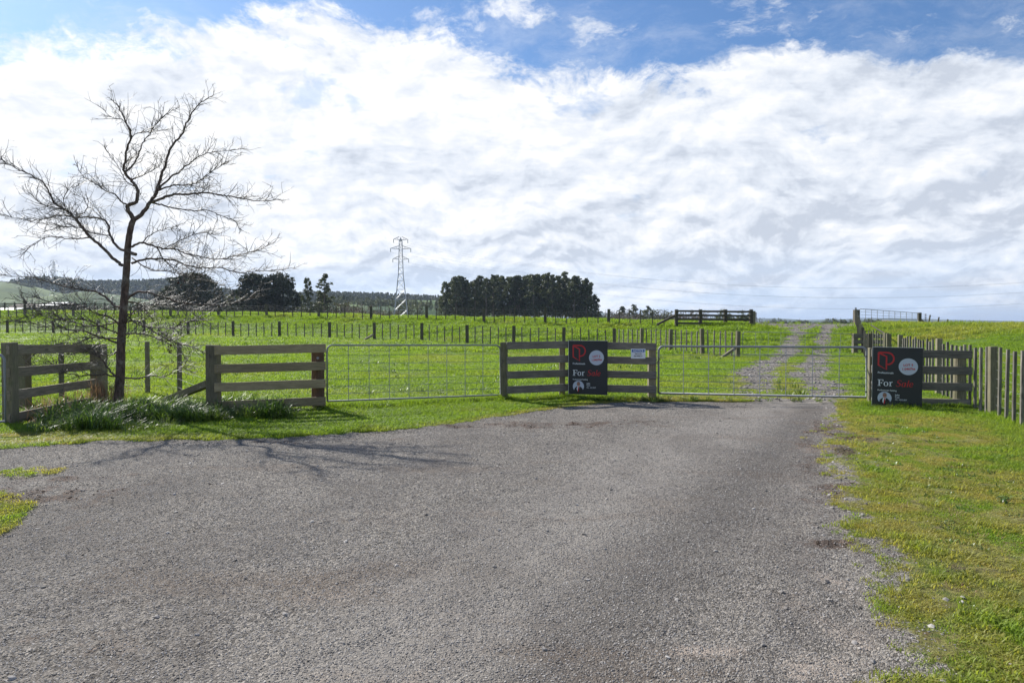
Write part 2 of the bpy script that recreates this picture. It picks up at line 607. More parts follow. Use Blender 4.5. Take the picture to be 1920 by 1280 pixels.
def wood(name, dark, light, green=0.0, stretch=(1.2, 14, 14), axis='x'):
    """weathered sawn timber; grain runs along the local axis"""
    m, N = mat(name)
    tcx = N.n('ShaderNodeTexCoord').outputs['Object']
    inf = N.n('ShaderNodeObjectInfo')
    rnd = inf.outputs['Random']
    off = N.n('ShaderNodeCombineXYZ')
    N.put(off.inputs[0], N.math('MULTIPLY', rnd, 37.0))
    N.put(off.inputs[1], N.math('MULTIPLY', rnd, 11.0))
    v = N.vmath('ADD', tcx, off.outputs[0])
    sc = stretch if axis == 'x' else (stretch[1], stretch[2], stretch[0])
    g1 = N.noise(N.mapping(v, scale=sc), 3.0, 6, 0.65, 0.6)
    sc2 = tuple(s * 4 for s in sc)
    g2 = N.noise(N.mapping(v, scale=sc2), 3.0, 4, 0.7)
    blotch = N.noise(v, 2.3, 4, 0.6)
    f = N.math('ADD', N.math('MULTIPLY', g1, 0.75), N.math('MULTIPLY', g2, 0.35))
    c = N.mix(N.smooth(f, 0.32, 0.80), dark, light)
    # knots
    vo = N.n('ShaderNodeTexVoronoi')
    N.put(vo.inputs['Vector'], N.mapping(v, scale=(1.0, 2.6, 2.6) if axis == 'x' else (2.6, 2.6, 1.0)))
    vo.inputs['Scale'].default_value = 1.7
    k = N.smooth(vo.outputs['Distance'], 0.06, 0.13, 0.55, 0.0)
    c = N.mix(k, c, tuple(x * 0.45 for x in dark))
    c = N.mix(N.smooth(blotch, 0.42, 0.75, 0.0, 0.45), c, tuple(x * 1.25 for x in dark))
    if green > 0:
        gr = N.smooth(N.noise(v, 5.0, 5, 0.6), 0.45, 0.75, 0.0, green)
        c = N.mix(gr, c, (0.11, 0.13, 0.055))
    tone = N.lin(rnd, 0.0, 1.0, 0.78, 1.18)
    hsv = N.n('ShaderNodeHueSaturation')
    N.put(hsv.inputs['Value'], tone)
    N.put(hsv.inputs['Color'], c)
    h = N.math('ADD', g1, N.math('MULTIPLY', g2, 0.6))
    finish(N, bsdf(N, hsv.outputs[0], 0.85, 0, 0.25, h, 0.5, 0.006).outputs[0])
    return m


M = {}
M['board'] = wood('board_wood', (.13, .11, .085), (.38, .33, .25), 0.25)
M['board_new'] = wood('board_wood_new', (.19, .155, .095), (.43, .36, .22), 0.15)
M['board_grey'] = wood('board_wood_grey', (.10, .093, .082), (.29, .265, .225), 0.10)
M['board_dark'] = wood('board_wood_dark', (.045, .04, .032), (.15, .13, .10), 0.1)
M['post'] = wood('post_wood', (.12, .11, .075), (.30, .27, .18), 0.5, axis='z')
M['post_red'] = wood('post_wood_red', (.085, .052, .035), (.20, .13, .085), 0.1, axis='z')
M['post_dark'] = wood('post_wood_dark', (.06, .053, .042), (.18, .16, .12), 0.1, axis='z')
M['batten'] = wood('batten_wood', (.055, .05, .042), (.34, .315, .265), 0.10, axis='z')
M['batten_dark'] = wood('batten_wood_dark', (.09, .08, .065), (.26, .235, .19), 0.1, axis='z')
M['galv'] = plain('galvanised', (.27, .285, .31), 0.62, 0.35, 0.3, 0.18, 9)
M['wire'] = plain('wire', (.34, .35, .36), 0.6, 0.4, 0.3)
M['iron'] = plain('iron', (.10, .09, .085), 0.6, 0.6)
M['steel'] = plain('lattice_steel', (.40, .42, .44), 0.5, 0.6, 0.5)
M['cable'] = plain('cable', (.30, .31, .33), 0.55, 0.5)
M['glass_ins'] = plain('insulator', (.25, .3, .3), 0.3)
M['panel'] = plain('sign_dark', (.018, .024, .030), 0.42, 0, 0.4, 0.2, 3)
M['s_white'] = plain('sign_white', (.70, .74, .78), 0.55)
M['s_pale'] = plain('sign_pale', (.50, .56, .66), 0.55)
M['s_red'] = plain('sign_red', (.50, .025, .03), 0.5)
M['s_blue'] = plain('sign_blue', (.03, .12, .40), 0.5)
M['s_black'] = plain('sign_black', (.02, .02, .02), 0.5)
M['s_edge'] = plain('sign_edge', (.62, .64, .62), 0.5)
M['skin'] = plain('print_skin', (.40, .21, .15), 0.6)
M['hair'] = plain('print_hair', (.16, .14, .13), 0.6)
M['soil'] = plain('soil', (.055, .038, .027), 0.95, 0, 0.15, 0.4, 30)
M['roof'] = plain('white_roof', (.72, .74, .76), 0.35, 0.0, 0.5, 0.08, .5)
M['shed'] = plain('brown_shed', (.10, .075, .055), 0.8, 0, .3, 0.3, .4)


def mat_bark():
    m, N = mat('bark')
    tcx = N.n('ShaderNodeTexCoord').outputs['Object']
    g = N.noise(N.mapping(tcx, scale=(16, 16, 5)), 1.5, 6, 0.65, 0.4)
    lich = N.smooth(N.noise(tcx, 7.0, 5, 0.65), 0.50, 0.68, 0.0, 0.65)
    c = N.mix(N.smooth(g, .3, .72), (.045, .030, .024), (.17, .118, .095))
    c = N.mix(lich, c, (.24, .225, .20))
    finish(N, bsdf(N, c, 0.82, 0, 0.35, g, 0.7, 0.012).outputs[0])
    return m


def mat_twig():
    m, N = mat('twig_bark')
    tcx = N.n('ShaderNodeTexCoord').outputs['Object']
    g = N.noise(tcx, 5.0, 3, 0.6)
    c = N.mix(N.smooth(g, .35, .65), (.05, .04, .035), (.20, .18, .165))
    finish(N, bsdf(N, c, 0.5, 0, 0.45).outputs[0])
    return m


def leafy(name, c1, c2, trans=0.25, rough=0.6, spec=0.3, gloss_tip=None, per_inst=True, tint=None):
    """thin plant matter: reflects and lets some light through"""
    m, N = mat(name)
    inf = N.n('ShaderNodeObjectInfo')
    geo = N.n('ShaderNodeNewGeometry')
    pos = geo.outputs['Position']
    n = N.noise(pos, 1.6 if per_inst else 0.35, 3, 0.6)
    r = geo.outputs['Random Per Island']
    f = N.math('ADD', N.math('MULTIPLY', r, 0.55), N.math('MULTIPLY', n, 0.6))
    f = N.math('ADD', f, N.math('MULTIPLY', N.math('SUBTRACT', inf.outputs['Random'], 0.5), 0.4))
    c = N.mix(N.smooth(f, 0.2, 0.95), c1, c2)
    if tint is not None:
        at_ = N.n('ShaderNodeAttribute', attribute_type='INSTANCER', attribute_name='tint')
        c = N.mix(at_.outputs['Fac'], c, tint)
    d = bsdf(N, c, rough, 0, spec)
    t = N.n('ShaderNodeBsdfTranslucent')
    tcol = N.n('ShaderNodeMix', data_type='RGBA', blend_type='MULTIPLY')
    tcol.inputs[0].default_value = 1
    N.put(tcol.inputs[6], c)
    tcol.inputs[7].default_value = (1.25, 1.2, .7, 1)
    N.put(t.inputs[0], tcol.outputs[2])
    mx = N.n('ShaderNodeMixShader')
    mx.inputs[0].default_value = trans
    N.t.links.new(d.outputs[0], mx.inputs[1])
    N.t.links.new(t.outputs[0], mx.inputs[2])
    finish(N, mx.outputs[0])
    return m


M['bark'] = mat_bark()
M['twig'] = mat_twig()
M['grass'] = leafy('grass_blades', (.145, .24, .022), (.29, .43, .045), 0.55, 0.5, 0.35, tint=(.41, .37, .11))
M['grass_dark'] = leafy('grass_rank', (.05, .11, .02), (.15, .25, .05), 0.38, 0.38, 0.5, tint=(.20, .2, .06))
M['straw'] = leafy('dead_stalks', (.20, .12, .085), (.42, .27, .20), 0.3, 0.6, 0.3)
M['pine'] = leafy('pine_needles', (.055, .072, .036), (.16, .18, .095), 0.25, 0.55, 0.3, per_inst=False)
M['macro'] = leafy('cypress_leaves', (.035, .045, .027), (.10, .11, .066), 0.08, 0.55, 0.3, per_inst=False)
M['olive'] = leafy('olive_leaves', (.05, .06, .03), (.13, .135, .07), 0.2, 0.55, 0.3, per_inst=False)
M['bare'] = leafy('bare_crown', (.085, .07, .06), (.19, .16, .14), 0.15, 0.7, 0.2, per_inst=False)
M['trunkfar'] = plain('far_trunk', (.20, .165, .135), 0.85, 0, .2, .3, 2)
M['deadleaf'] = plain('dead_leaf', (.10, .035, .02), 0.7)


def mat_ground():
    m, N = mat('ground')
    pos = N.n('ShaderNodeNewGeometry').outputs['Position']
    ga = N.n('ShaderNodeAttribute', attribute_name='gravel').outputs['Fac']
    mo = N.n('ShaderNodeAttribute', attribute_name='moss').outputs['Fac']
    mu = N.n('ShaderNodeAttribute', attribute_name='mud').outputs['Fac']
    wr = N.n('ShaderNodeAttribute', attribute_name='worn').outputs['Fac']
    # stone chips: two sizes of cells
    v1 = N.n('ShaderNodeTexVoronoi')
    N.put(v1.inputs['Vector'], pos)
    v1.inputs['Scale'].default_value = 62.0
    v2 = N.n('ShaderNodeTexVoronoi')
    N.put(v2.inputs['Vector'], pos)
    v2.inputs['Scale'].default_value = 160.0
    fine = N.noise(pos, 9.0, 8, 0.72)
    mid = N.noise(pos, 1.3, 6, 0.62, 0.4)
    broad = N.noise(pos, 0.35, 4, 0.55)
    bw = N.n('ShaderNodeRGBToBW')
    N.put(bw.inputs[0], v1.outputs['Color'])
    bw2 = N.n('ShaderNodeRGBToBW')
    N.put(bw2.inputs[0], v2.outputs['Color'])
    chip = N.math('ADD', N.math('MULTIPLY', bw.outputs[0], 0.6), N.math('MULTIPLY', bw2.outputs[0], 0.4))
    stone = N.mix(N.smooth(chip, 0.20, 0.78), (.060, .052, .043), (.41, .37, .32))
    stone = N.mix(N.smooth(mid, 0.40, 0.68, 0, 0.35), stone, (.115, .102, .096))
    stone = N.mix(N.smooth(wr, 0.0, 1.0, 0, 0.62), stone, (.33, .30, .265))
    dark = N.n('ShaderNodeAttribute', attribute_name='tyre').outputs['Fac']
    stone = N.mix(N.math('MULTIPLY', dark, 0.62), stone, (.10, .088, .078))
    brown = N.smooth(N.noise(N.mapping(pos, (11, 4, 0), scale=(.6, 1.3, 1)), .7, 6, .65, .6), .52, .72, 0, .5)
    stone = N.mix(brown, stone, (.17, .125, .09))
    damp = N.smooth(N.noise(N.mapping(pos, (1, 4, 0), scale=(1.0, .55, 1)), .9, 5, .6, .8), .46, .68, 0, .42)
    stone = N.mix(damp, stone, (.105, .088, .074))
    # pale fines showing through
    beige = N.smooth(N.noise(N.mapping(pos, (7, 3, 0), scale=(1, 1, 1)), 1.1, 7, 0.7, 0.5), 0.60, 0.76, 0, 0.6)
    stone = N.mix(beige, stone, (.33, .265, .21))
    pale = N.n('ShaderNodeAttribute', attribute_name='pale').outputs['Fac']
    stone = N.mix(N.smooth(N.math('ADD', pale, N.math('MULTIPLY', N.math('SUBTRACT', fine, 0.5), 1.6)), 0.35, 1.0, 0, .85), stone, (.42, .35, .29))
    mudf = N.smooth(N.math('ADD', mu, N.math('MULTIPLY', N.math('SUBTRACT', fine, 0.5), 0.9)), 0.30, 0.80)
    mudc = N.mix(N.smooth(fine, .35, .65), (.045, .032, .025), (.16, .105, .075))
    gravel = N.mix(N.math('MULTIPLY', mudf, 0.8), stone, mudc)
    # turf between the blades
    turf = N.mix(N.smooth(fine, .35, .68), (.085, .135, .02), (.17, .25, .035))
    turf = N.mix(N.smooth(mid, .45, .7, 0, .5), turf, (.13, .225, .03))
    tiny = N.noise(pos, 55.0, 5, 0.7)
    mossc = N.mix(N.smooth(fine, .3, .7), (.17, .16, .045), (.36, .335, .10))
    mossc = N.mix(N.smooth(tiny, .50, .66, 0, .75), mossc, (.085, .060, .032))
    mossc = N.mix(N.smooth(tiny, .46, .34, 0, .6), mossc, (.32, .33, .09))
    mossc = N.mix(N.smooth(N.noise(pos, 3.7, 5, .65), .55, .7, 0, .8), mossc, (.17, .11, .055))
    mossc = N.mix(N.smooth(N.noise(N.mapping(pos, (2, 9, 0)), 5.5, 5, .65), .52, .66, 0, .7), mossc, (.10, .15, .025))
    turf = N.mix(mo, turf, mossc)
    turf = N.mix(N.math('MULTIPLY', mudf, 0.85), turf, mudc)
    gm = N.smooth(N.math('ADD', ga, N.math('MULTIPLY', N.math('SUBTRACT', fine, 0.5), 1.1)), 0.36, 0.64)
    c = N.mix(gm, turf, gravel)
    far = N.smooth(N.vmath('LENGTH', pos), 70, 160, 0, 1)
    c = N.mix(far, c, N.mix(N.smooth(N.noise(pos, .006, 5, .6), .35, .65), (.05, .075, .02), (.10, .12, .045)))
    # relief
    hgt = N.math('ADD', N.math('MULTIPLY', N.math('SUBTRACT', 0.9, v1.outputs['Distance']), N.lin(bw.outputs[0], 0, 1, .3, 1)),
                 N.math('MULTIPLY', N.math('SUBTRACT', 0.9, v2.outputs['Distance']), 0.5))
    h = N.math('ADD', N.math('MULTIPLY', N.math('MULTIPLY', hgt, gm), 0.9), N.math('ADD', N.math('MULTIPLY', fine, 1.3), N.math('MULTIPLY', N.math('MULTIPLY', tiny, N.math('SUBTRACT', 1.0, gm)), 2.2)))
    b = bsdf(N, c, 0.88, 0, 0.25, h, 1.0, 0.018)
    finish(N, b.outputs[0])
    return m


def mat_stone():
    m, N = mat('stone_chips')
    inf = N.n('ShaderNodeObjectInfo')
    pos = N.n('ShaderNodeNewGeometry').outputs['Position']
    n = N.noise(pos, 0.9, 4, .6)
    c = N.mix(inf.outputs['Random'], (.09, .082, .073), (.44, .41, .375))
    c = N.mix(N.smooth(n, .45, .7, 0, .3), c, (.17, .14, .12))
    finish(N, bsdf(N, c, 0.75, 0, 0.35).outputs[0])
    return m


M['ground'] = mat_ground()
M['stone'] = mat_stone()


def mat_hill(name, a, b, scale):
    m, N = mat(name)
    pos = N.n('ShaderNodeNewGeometry').outputs['Position']
    n = N.noise(pos, scale, 6, .62, .5)
    finish(N, bsdf(N, N.mix(N.smooth(n, .35, .65), a, b), .9, 0, .2).outputs[0])
    return m


M['hill_green'] = mat_hill('hill_pasture', (.035, .075, .015), (.10, .15, .035), .035)
M['hill_forest'] = mat_hill('hill_forest', (.02, .028, .017), (.045, .055, .03), .03)
M['hill_blue'] = mat_hill('hill_far', (.03, .045, .03), (.09, .11, .05), .004)
M['hill_tan'] = mat_hill('hill_tan', (.14, .10, .06), (.22, .16, .10), .03)

# ================================================================== the ground sheet
xs = np.concatenate([-np.geomspace(9000, 34, 22), np.arange(-33, -9.01, 0.55), np.arange(-9, 9.01, 0.085), np.arange(9.4, 34, .4), np.geomspace(34.5, 9000, 22)])
ys = np.concatenate([np.array([-400, -60, -20, -8, -3, 0, 1.2]), np.arange(2.0, 15.2, 0.075), np.arange(15.3, 34, .25), np.arange(34.4, 76, .5), np.geomspace(77, 9000, 45)])
GX, GY = np.meshgrid(xs, ys)
gX, gY = GX.ravel(), GY.ravel()
gZ = ground_z(gX, gY)
g_, m_, mud_, sd_ = masks(gX, gY)
# road relief: loose gravel heaps at the margin, tiny undulation
gZ = gZ + (fbm(gX * 3, gY * 3, 61, 4) - .5) * 0.035 * (gY < 14.5) * (gY > 0) + (fbm(gX * 11, gY * 11, 67, 2) - .5) * 0.014 * (gY < 14.5)
gZ = gZ + mud_ * (fbm(gX * 6, gY * 6, 71, 3) - .35) * 0.07 * (gY < 16) - sstep(0.05, -0.25, sd_) * 0.03 * (gY < 14)
worn = np.zeros_like(gX)
tyre = np.zeros_like(gX)
pale = np.zeros_like(gX)
for pts, w, k in [([(1500, 752), (1230, 850), (1080, 960), (900, 1130), (700, 1290)], .75, 1.0), ([(1400, 1200), (1380, 1290)], .5, .3)]:
    d = line_dist(gX, gY, [flat(*p) for p in pts])
    worn = np.maximum(worn, k * np.exp(-(d / w) ** 2))
for pts, w, k in [([(1520, 760), (1450, 850), (1350, 950), (1150, 1120), (1050, 1280)], .38, 1.0), ([(300, 900), (80, 1000), (-60, 1100)], .6, .6)]:
    d = line_dist(gX, gY, [flat(*p) for p in pts])
    tyre = np.maximum(tyre, k * np.exp(-(d / w) ** 2))
for cx, cy, sx, sy, k in [(1560, 1080, .14, .5, .7), (1590, 1180, .16, .4, .7), (1320, 1207, .22, .1, 1.1), (1320, 1143, .1, .05, .8), (1520, 840, .25, .4, .7), (600, 1105, .4, .2, .55),
                          (1540, 1240, .3, .2, .8), (1500, 905, .15, .5, .6), (1240, 800, .5, .3, .3)]:
    x0, y0 = flat(cx, cy)
    pale = np.maximum(pale, k * np.exp(-(((gX - x0) / sx) ** 2 + ((gY - y0) / sy) ** 2)))
nx, ny = len(xs), len(ys)
ii = np.arange((ny - 1) * nx).reshape(ny - 1, nx)[:, :-1].ravel()
quads = np.stack([ii, ii + 1, ii + nx + 1, ii + nx], 1)
cx_, cy_ = gX[quads].mean(1), gY[quads].mean(1)
sdq = poly_sd(cx_, cy_, ROAD)
tsq = poly_sd(cx_, cy_, TRACK_A)
is_track = (tsq < 0) & (cy_ > 13.9)
is_road = (sdq < 0) & (poly_sd(cx_, cy_, MOSS_L) > 0) & ~is_track


def sheet_obj(name, sel):
    q = quads[sel]
    used, inv = np.unique(q, return_inverse=True)
    me = fast_mesh(name, np.stack([gX[used], gY[used], gZ[used]], 1), inv.reshape(q.shape), M['ground'])
    for nm, arr in (('gravel', g_), ('moss', m_), ('mud', mud_), ('worn', worn), ('tyre', tyre), ('pale', pale)):
        a = me.attributes.new(nm, 'FLOAT', 'POINT')
        a.data.foreach_set('value', arr[used].astype(np.float32))
    me.shade_smooth()
    o = link(name, me)
    o['kind'] = 'structure'
    return o


sheet_obj('ground', ~(is_road | is_track))
sheet_obj('gravel_road', is_road)
sheet_obj('farm_track', is_track)

# ================================================================== far land
def hill(name, prof, Y, depth, material, base_z=-6.0, bumps=0.04, seed=1):
    """a ridge whose skyline passes through the given photograph points at distance Y"""
    px = np.array([p[0] for p in prof], float)
    py = np.array([p[1] for p in prof], float)
    n, k = 160, 14
    pp = np.linspace(px[0], px[-1], n)
    top = np.interp(pp, px, py)
    verts = []
    for j in range(k):
        s = j / (k - 1)                      # 0 front toe .. 1 back toe
        yy = Y + (s - 0.5) * 2 * depth
        hgt = math.sin(math.pi * s) ** 0.8
        for i in range(n):
            X = (pp[i] - 960) / F * Y + (s - .5) * depth * 0.1
            zt = CAM_H + (608 - top[i]) / F * Y
            nz = (fbm(np.array([pp[i] * .03]), np.array([s * 6.0]), seed, 4)[0] - .5) * bumps * (zt - base_z) * (4 * s * (1 - s)) * (0 if abs(s - .5) < .05 else 2)
            verts.append((X, yy, base_z + (zt - base_z) * hgt + nz))
    v = np.array(verts)
    i0 = np.arange((k - 1) * n).reshape(k - 1, n)[:, :-1].ravel()
    q = np.stack([i0, i0 + 1, i0 + n + 1, i0 + n], 1)
    me = fast_mesh(name, v, q, material)
    me.shade_smooth()
    o = link(name, me)
    o['kind'] = 'structure'
    return o


hill('hill', [(-700, 500), (-300, 508), (-60, 520), (0, 527), (40, 533), (75, 542), (110, 552), (170, 563), (260, 575)], 700, 130, M['hill_green'], seed=3)
hill('hill', [(-900, 560), (40, 562), (100, 555), (160, 546), (215, 552), (300, 566), (420, 580)], 620, 60, M['hill_green'], seed=4)
hill('hill', [(20, 576), (60, 547), (85, 529), (110, 532), (180, 539), (260, 538), (330, 534), (420, 552), (470, 560), (640, 560), (760, 564), (830, 568), (900, 576)], 950, 150, M['hill_forest'], seed=5)
hill('hill', [(560, 585), (640, 566), (700, 563), (830, 563), (900, 572), (960, 580)], 720, 90, M['hill_green'], seed=6)
hill('hill', [(620, 572), (700, 559), (780, 556), (860, 560), (1000, 575), (1150, 588), (1300, 597), (1450, 597), (1500, 600), (1620, 597), (1660, 596), (1700, 597), (1740, 599), (1850, 601), (1930, 603), (2200, 603), (2800, 600)],
     4200, 900, M['hill_blue'], base_z=-30, seed=7)
hill('hill', [(1300, 606), (1500, 602), (1700, 602), (1900, 606), (2400, 606)], 2600, 500, M['hill_blue'], base_z=-20, seed=8)
hill('hill', [(1615, 612), (1640, 601), (1660, 600), (1690, 604), (1720, 611)], 420, 30, M['hill_tan'], seed=9)


# the air: one closed box round the whole scene
hm_ = bpy.data.materials.new('haze')
hm_.use_nodes = True
HN = NT(hm_.node_tree)
pv = HN.n('ShaderNodeVolumePrincipled')
pv.inputs['Color'].default_value = (.62, .76, 1.0, 1)
pv.inputs['Density'].default_value = 0.00011
pv.inputs['Anisotropy'].default_value = 0.3
ho = HN.n('ShaderNodeOutputMaterial')
HN.t.links.new(pv.outputs[0], ho.inputs['Volume'])
hz_ob = MB().box(0, 4350, 25, 18800, 9700, 134).build('haze', hm_)
hz_ob['kind'] = 'stuff'


# ================================================================== fences and gates
def bar_between(name, p0, p1, h, t, material, parent, bev=0.004, roll=None):
    """a sawn board between two points: length along local x, height h, thickness t"""
    p0, p1 = Vector(p0), Vector(p1)
    d = p1 - p0
    L = d.length
    mb = MB().box(L / 2, 0, 0, L, t, h, bev)
    me = mb.mesh(name, material)
    o = bpy.data.objects.new(name, me)
    COL.objects.link(o)
    o.parent = parent
    x = d.normalized()
    z = Vector((0, 0, 1))
    y = z.cross(x).normalized()
    z = x.cross(y)
    mtx = Matrix((x, y, z)).transposed().to_4x4()
    o.rotation_euler = mtx.to_euler()
    o.location = p0 - (Vector(parent.location) if parent else Vector())
    return o


def square_post(name, p, w, d, h, material, parent, rz=0.0, lean=(0, 0), bev=0.006, sink=0.25):
    """post standing at p (ground level), h above ground"""
    me = MB().box(0, 0, (h - sink) / 2, w, d, h + sink, bev).mesh(name, material)
    o = bpy.data.objects.new(name, me)
    COL.objects.link(o)
    o.parent = parent
    o.location = Vector(p) - (Vector(parent.location) if parent else Vector())
    o.rotation_euler = (lean[0], lean[1], rz)
    return o


def round_post(name, p, r, h, material, parent, sink=0.25, lean=(0, 0)):
    mb = MB().tube([(0, 0, -sink), (0, 0, h * .5), (0, 0, h - 0.012), (0, 0, h)], [r * 1.04, r, r * .98, r * .88], 14)
    o = mb.build(name, material, parent)
    o.location = Vector(p) - (Vector(parent.location) if parent else Vector())
    o.rotation_euler = (lean[0], lean[1], 0)
    return o


def inst_mesh(name, me, p, parent, rz=0.0, lean=(0, 0), sz=1.0):
    o = bpy.data.objects.new(name, me)
    COL.objects.link(o)
    o.parent = parent
    o.location = Vector(p) - Vector(parent.location)
    o.rotation_euler = (lean[0], lean[1], rz)
    o.scale = (1, 1, sz)
    return o


def wire_part(pts, r, parent, name='wire', material=None, sides=4):
    o = MB().tube([Vector(p) - Vector(parent.location) for p in pts], r, sides).build(name, material or M['wire'], parent)
    return o


def board_fence(label, posts, rails, brd_mat, group=None, hh=0.15, tt=0.045, front=0.07, name='board_fence', bolts=True):
    """posts: [(x, y, top_z, kind, size)], rails: [(p0, p1)] of board centres"""
    x, y = posts[0][0], posts[0][1]
    t = thing(name, (x, y, gz(x, y)), label, 'fence', group)
    for (px_, py_, top, kind, s, mt) in posts:
        g = gz(px_, py_)
        if kind == 'round':
            round_post('post', (px_, py_, g), s / 2, top - g, mt, t)
        else:
            square_post('post', (px_, py_, g), s, s, top - g, mt, t)
    for (p0, p1) in rails:
        bar_between('board', p0, p1, hh, tt, brd_mat, t)
        if bolts:
            for q, e in ((p0, 0.05), (p1, -0.05)):
                d = (Vector(p1) - Vector(p0)).normalized()
                c = Vector(q) + d * e
                nrm = Vector((0, 0, 1)).cross(d).normalized()
                if nrm.y > 0:
                    nrm = -nrm
                for zz in (-.035, .035):
                    a = c + nrm * (tt / 2 - .002) + Vector((0, 0, zz)) - t.location
                    MB().tube([a, a + nrm * .005], .006, 6).build('nail', M['galv'], t)
    return t


def rails_px(a, b, spacing_top_a, spacing_top_b, n, gap_a, gap_b):
    pass


# --- far-left board fence panel (runs away from the camera)
x0, y0, x1, y1 = -7.80, 10.62, -8.22, 13.35
PA, PB = Vector((x0, y0, 0)), Vector((x1, y1, 0))
rl = []
for k in range(4):
    za = 1.55 - (655 + 43.0 * k - 608) * 10.62 / F
    zb = 1.55 - (652 + 31.5 * k - 608) * 13.35 / F
    rl.append(((x0 + .02, y0 - .10, za), (x1 + .25, y1 - .12, zb)))
# board starts a hand's width right of the end post's face
board_fence('four-board timber fence panel at the far left behind the dead stalks',
            [(x0 - .02, y0, 1.27, 'sq', .16, M['post']), (-8.95, 12.5, 1.12, 'sq', .17, M['post']), (x1 + .13, y1, 1.16, 'sq', .22, M['post'])], rl, M['board'])

# --- middle-left board fence section
rl = []
for k in range(4):
    a = at(402, 657 + 34.6 * k, 11.55)
    b = at(611, 652.5 + 33.0 * k, 12.05)
    rl.append((a, b))
pa, pb = at(397, 700, 11.66), at(596, 700, 12.19)
tf = board_fence('weathered four-board timber fence section between the bare tree and the left metal gate',
                 [(pa.x + .03, pa.y, at(400, 647, 11.66).z, 'sq', .19, M['post']), (pb.x, pb.y, at(596, 655, 12.19).z, 'round', .225, M['post_red'])], rl, M['board_new'])
for ob in tf.children:
    if ob.data.materials[0] == M['post_red']:
        ob['label'] = 'round reddish brown gate post'
q = at(596, 671, 12.07)
MB().tube([q - tf.location, q - tf.location + Vector((0, -.012, 0))], .022, 12).build('bolt_plate', M['galv'], tf)

# --- centre board fence (bends at the middle post, carries the sign)
rl = []
mid = {}
for k in range(4):
    a = at(950, 648 + 27.6 * k, 13.70)
    m1 = at(1070, 645.8 + 26.7 * k, 14.25)
    m2 = at(1071, 646.5 + 26.6 * k, 14.22)
    b = at(1231, 650 + 26.7 * k, 13.95)
    rl.append((a, m1))
    rl.append((m2, b))
P1, P2, P3 = at(945, 700, 13.80), at(1054, 700, 14.32), at(1222, 700, 14.09)
board_fence('grey weathered four-board fence in the centre behind the for sale board and notice plate',
            [(P1.x, P1.y, at(945, 641.5, 13.8).z, 'sq', .15, M['post']), (P2.x, P2.y, at(1054, 648, 14.3).z, 'sq', .12, M['post']),
             (P3.x, P3.y, at(1222, 648, 14.1).z, 'sq', .15, M['post'])], rl, M['board_grey'], tt=.04)

# --- right board fence
rl = []
for k in range(4):
    a = at(1634, 661.5 + 30.2 * k, 12.95)
    b = at(1823 - (5 if k == 3 else 0), 665 + 30.3 * k, 12.62)
    rl.append((a, b))
P1, P2 = at(1632.5, 700, 13.12), at(1799, 700, 12.74)
board_fence('grey four-board fence at the right, running from the for sale board to the batten fence',
            [(P1.x, P1.y, at(1633, 652, 13.12).z, 'sq', .085, M['post']), (P2.x, P2.y, at(1799, 660, 12.74).z, 'round', .20, M['post'])], rl, M['board_grey'])


# ------------------------------------------------------------------ metal gates
def gate(label, a_px, a_top, a_bot, aY, b_px, b_top, b_bot, bY, n_vert, rods, r_pipe=.017, r_rod=.0045, curve='both', group=None, sag=None):
    """farm gate of bent pipe with welded rods; a/b given by photograph pixel columns and rows"""
    A0, A1 = at(a_px, a_bot, aY), at(a_px, a_top, aY)
    B0, B1 = at(b_px, b_bot, bY), at(b_px, b_top, bY)
    A0.x = A1.x
    B0.x = B1.x
    t = thing('metal_gate', (A0.x, A0.y, gz(A0.x, A0.y)), label, 'gate', group)
    dirv = (B1 - A1).normalized()

    def corner(P, along, up, rad, n=7):
        # quarter bend from vertical to horizontal
        pts = []
        for i in range(n):
            an = math.pi / 2 * i / (n - 1)
            pts.append(P + along * (rad - rad * math.cos(an)) - up * (rad - rad * math.sin(an)))
        return pts
    rad = 0.10
    up = Vector((0, 0, 1))
    loop = [A0, ] + corner(A1, dirv, up, rad) + corner(B1, -dirv, up, rad)[::-1] + [B0, A0]
    o = MB().tube([p - t.location for p in loop], r_pipe, 8).build('frame', M['galv'], t, True)
    for i in range(1, n_vert + 1):
        s = i / (n_vert + 1)
        p0, p1 = A0.lerp(B0, s), A1.lerp(B1, s)
        wire_part([p0, p1], r_rod * 1.5, t, 'upright', M['galv'], 5)
        # clamp strap at the top pipe
        pc = p1 - Vector((0, 0, .03))
        wire_part([pc, p1], r_rod * 3.0, t, 'strap', M['galv'], 5)
    for f in rods:
        p0, p1 = A0.lerp(A1, f), B0.lerp(B1, f)
        wire_part([p0, p1], r_rod, t, 'rod', M['galv'], 5)
    return t


RODS = [.13, .26, .39, .53, .67, .82]
g1 = gate('long galvanised farm gate left of centre, beside the round red-brown post', 613, 647, 752, 12.32, 938, 647, 740, 13.80, 8, RODS, r_pipe=.016, r_rod=.004)
g2 = gate('closed farm gate across the road end, between notice plate and right for sale board', 1235, 649, 737, 14.15, 1625, 651, 744.5, 13.45, 7, RODS,
          r_pipe=.021, r_rod=.005)
gate('galvanised gate at the left picture edge beside the end post, mostly out of view', -330, 664, 800, 9.9, 8, 664, 790, 10.35, 7, RODS, r_pipe=.02)
g4 = gate('thin pale gate across the farm track, behind the big road gate', 1393, 622, 664, 29.2, 1598, 625.5, 666, 31.0, 8, RODS, r_pipe=.014, r_rod=.005)
g5 = gate('mesh gate on the crest at the right, seen against blue hills and sky', 1612, 579, 612, 46.3, 1721, 587, 612, 47.2, 9, [.15, .32, .5, .68, .85], r_pipe=.020, r_rod=.010)
g6 = gate('pale gate standing open at the right end of the dark crest fence', 1412, 585, 607, 46.5, 1418, 586, 607, 50.5, 4, [.3, .6], r_pipe=.03, r_rod=.012)

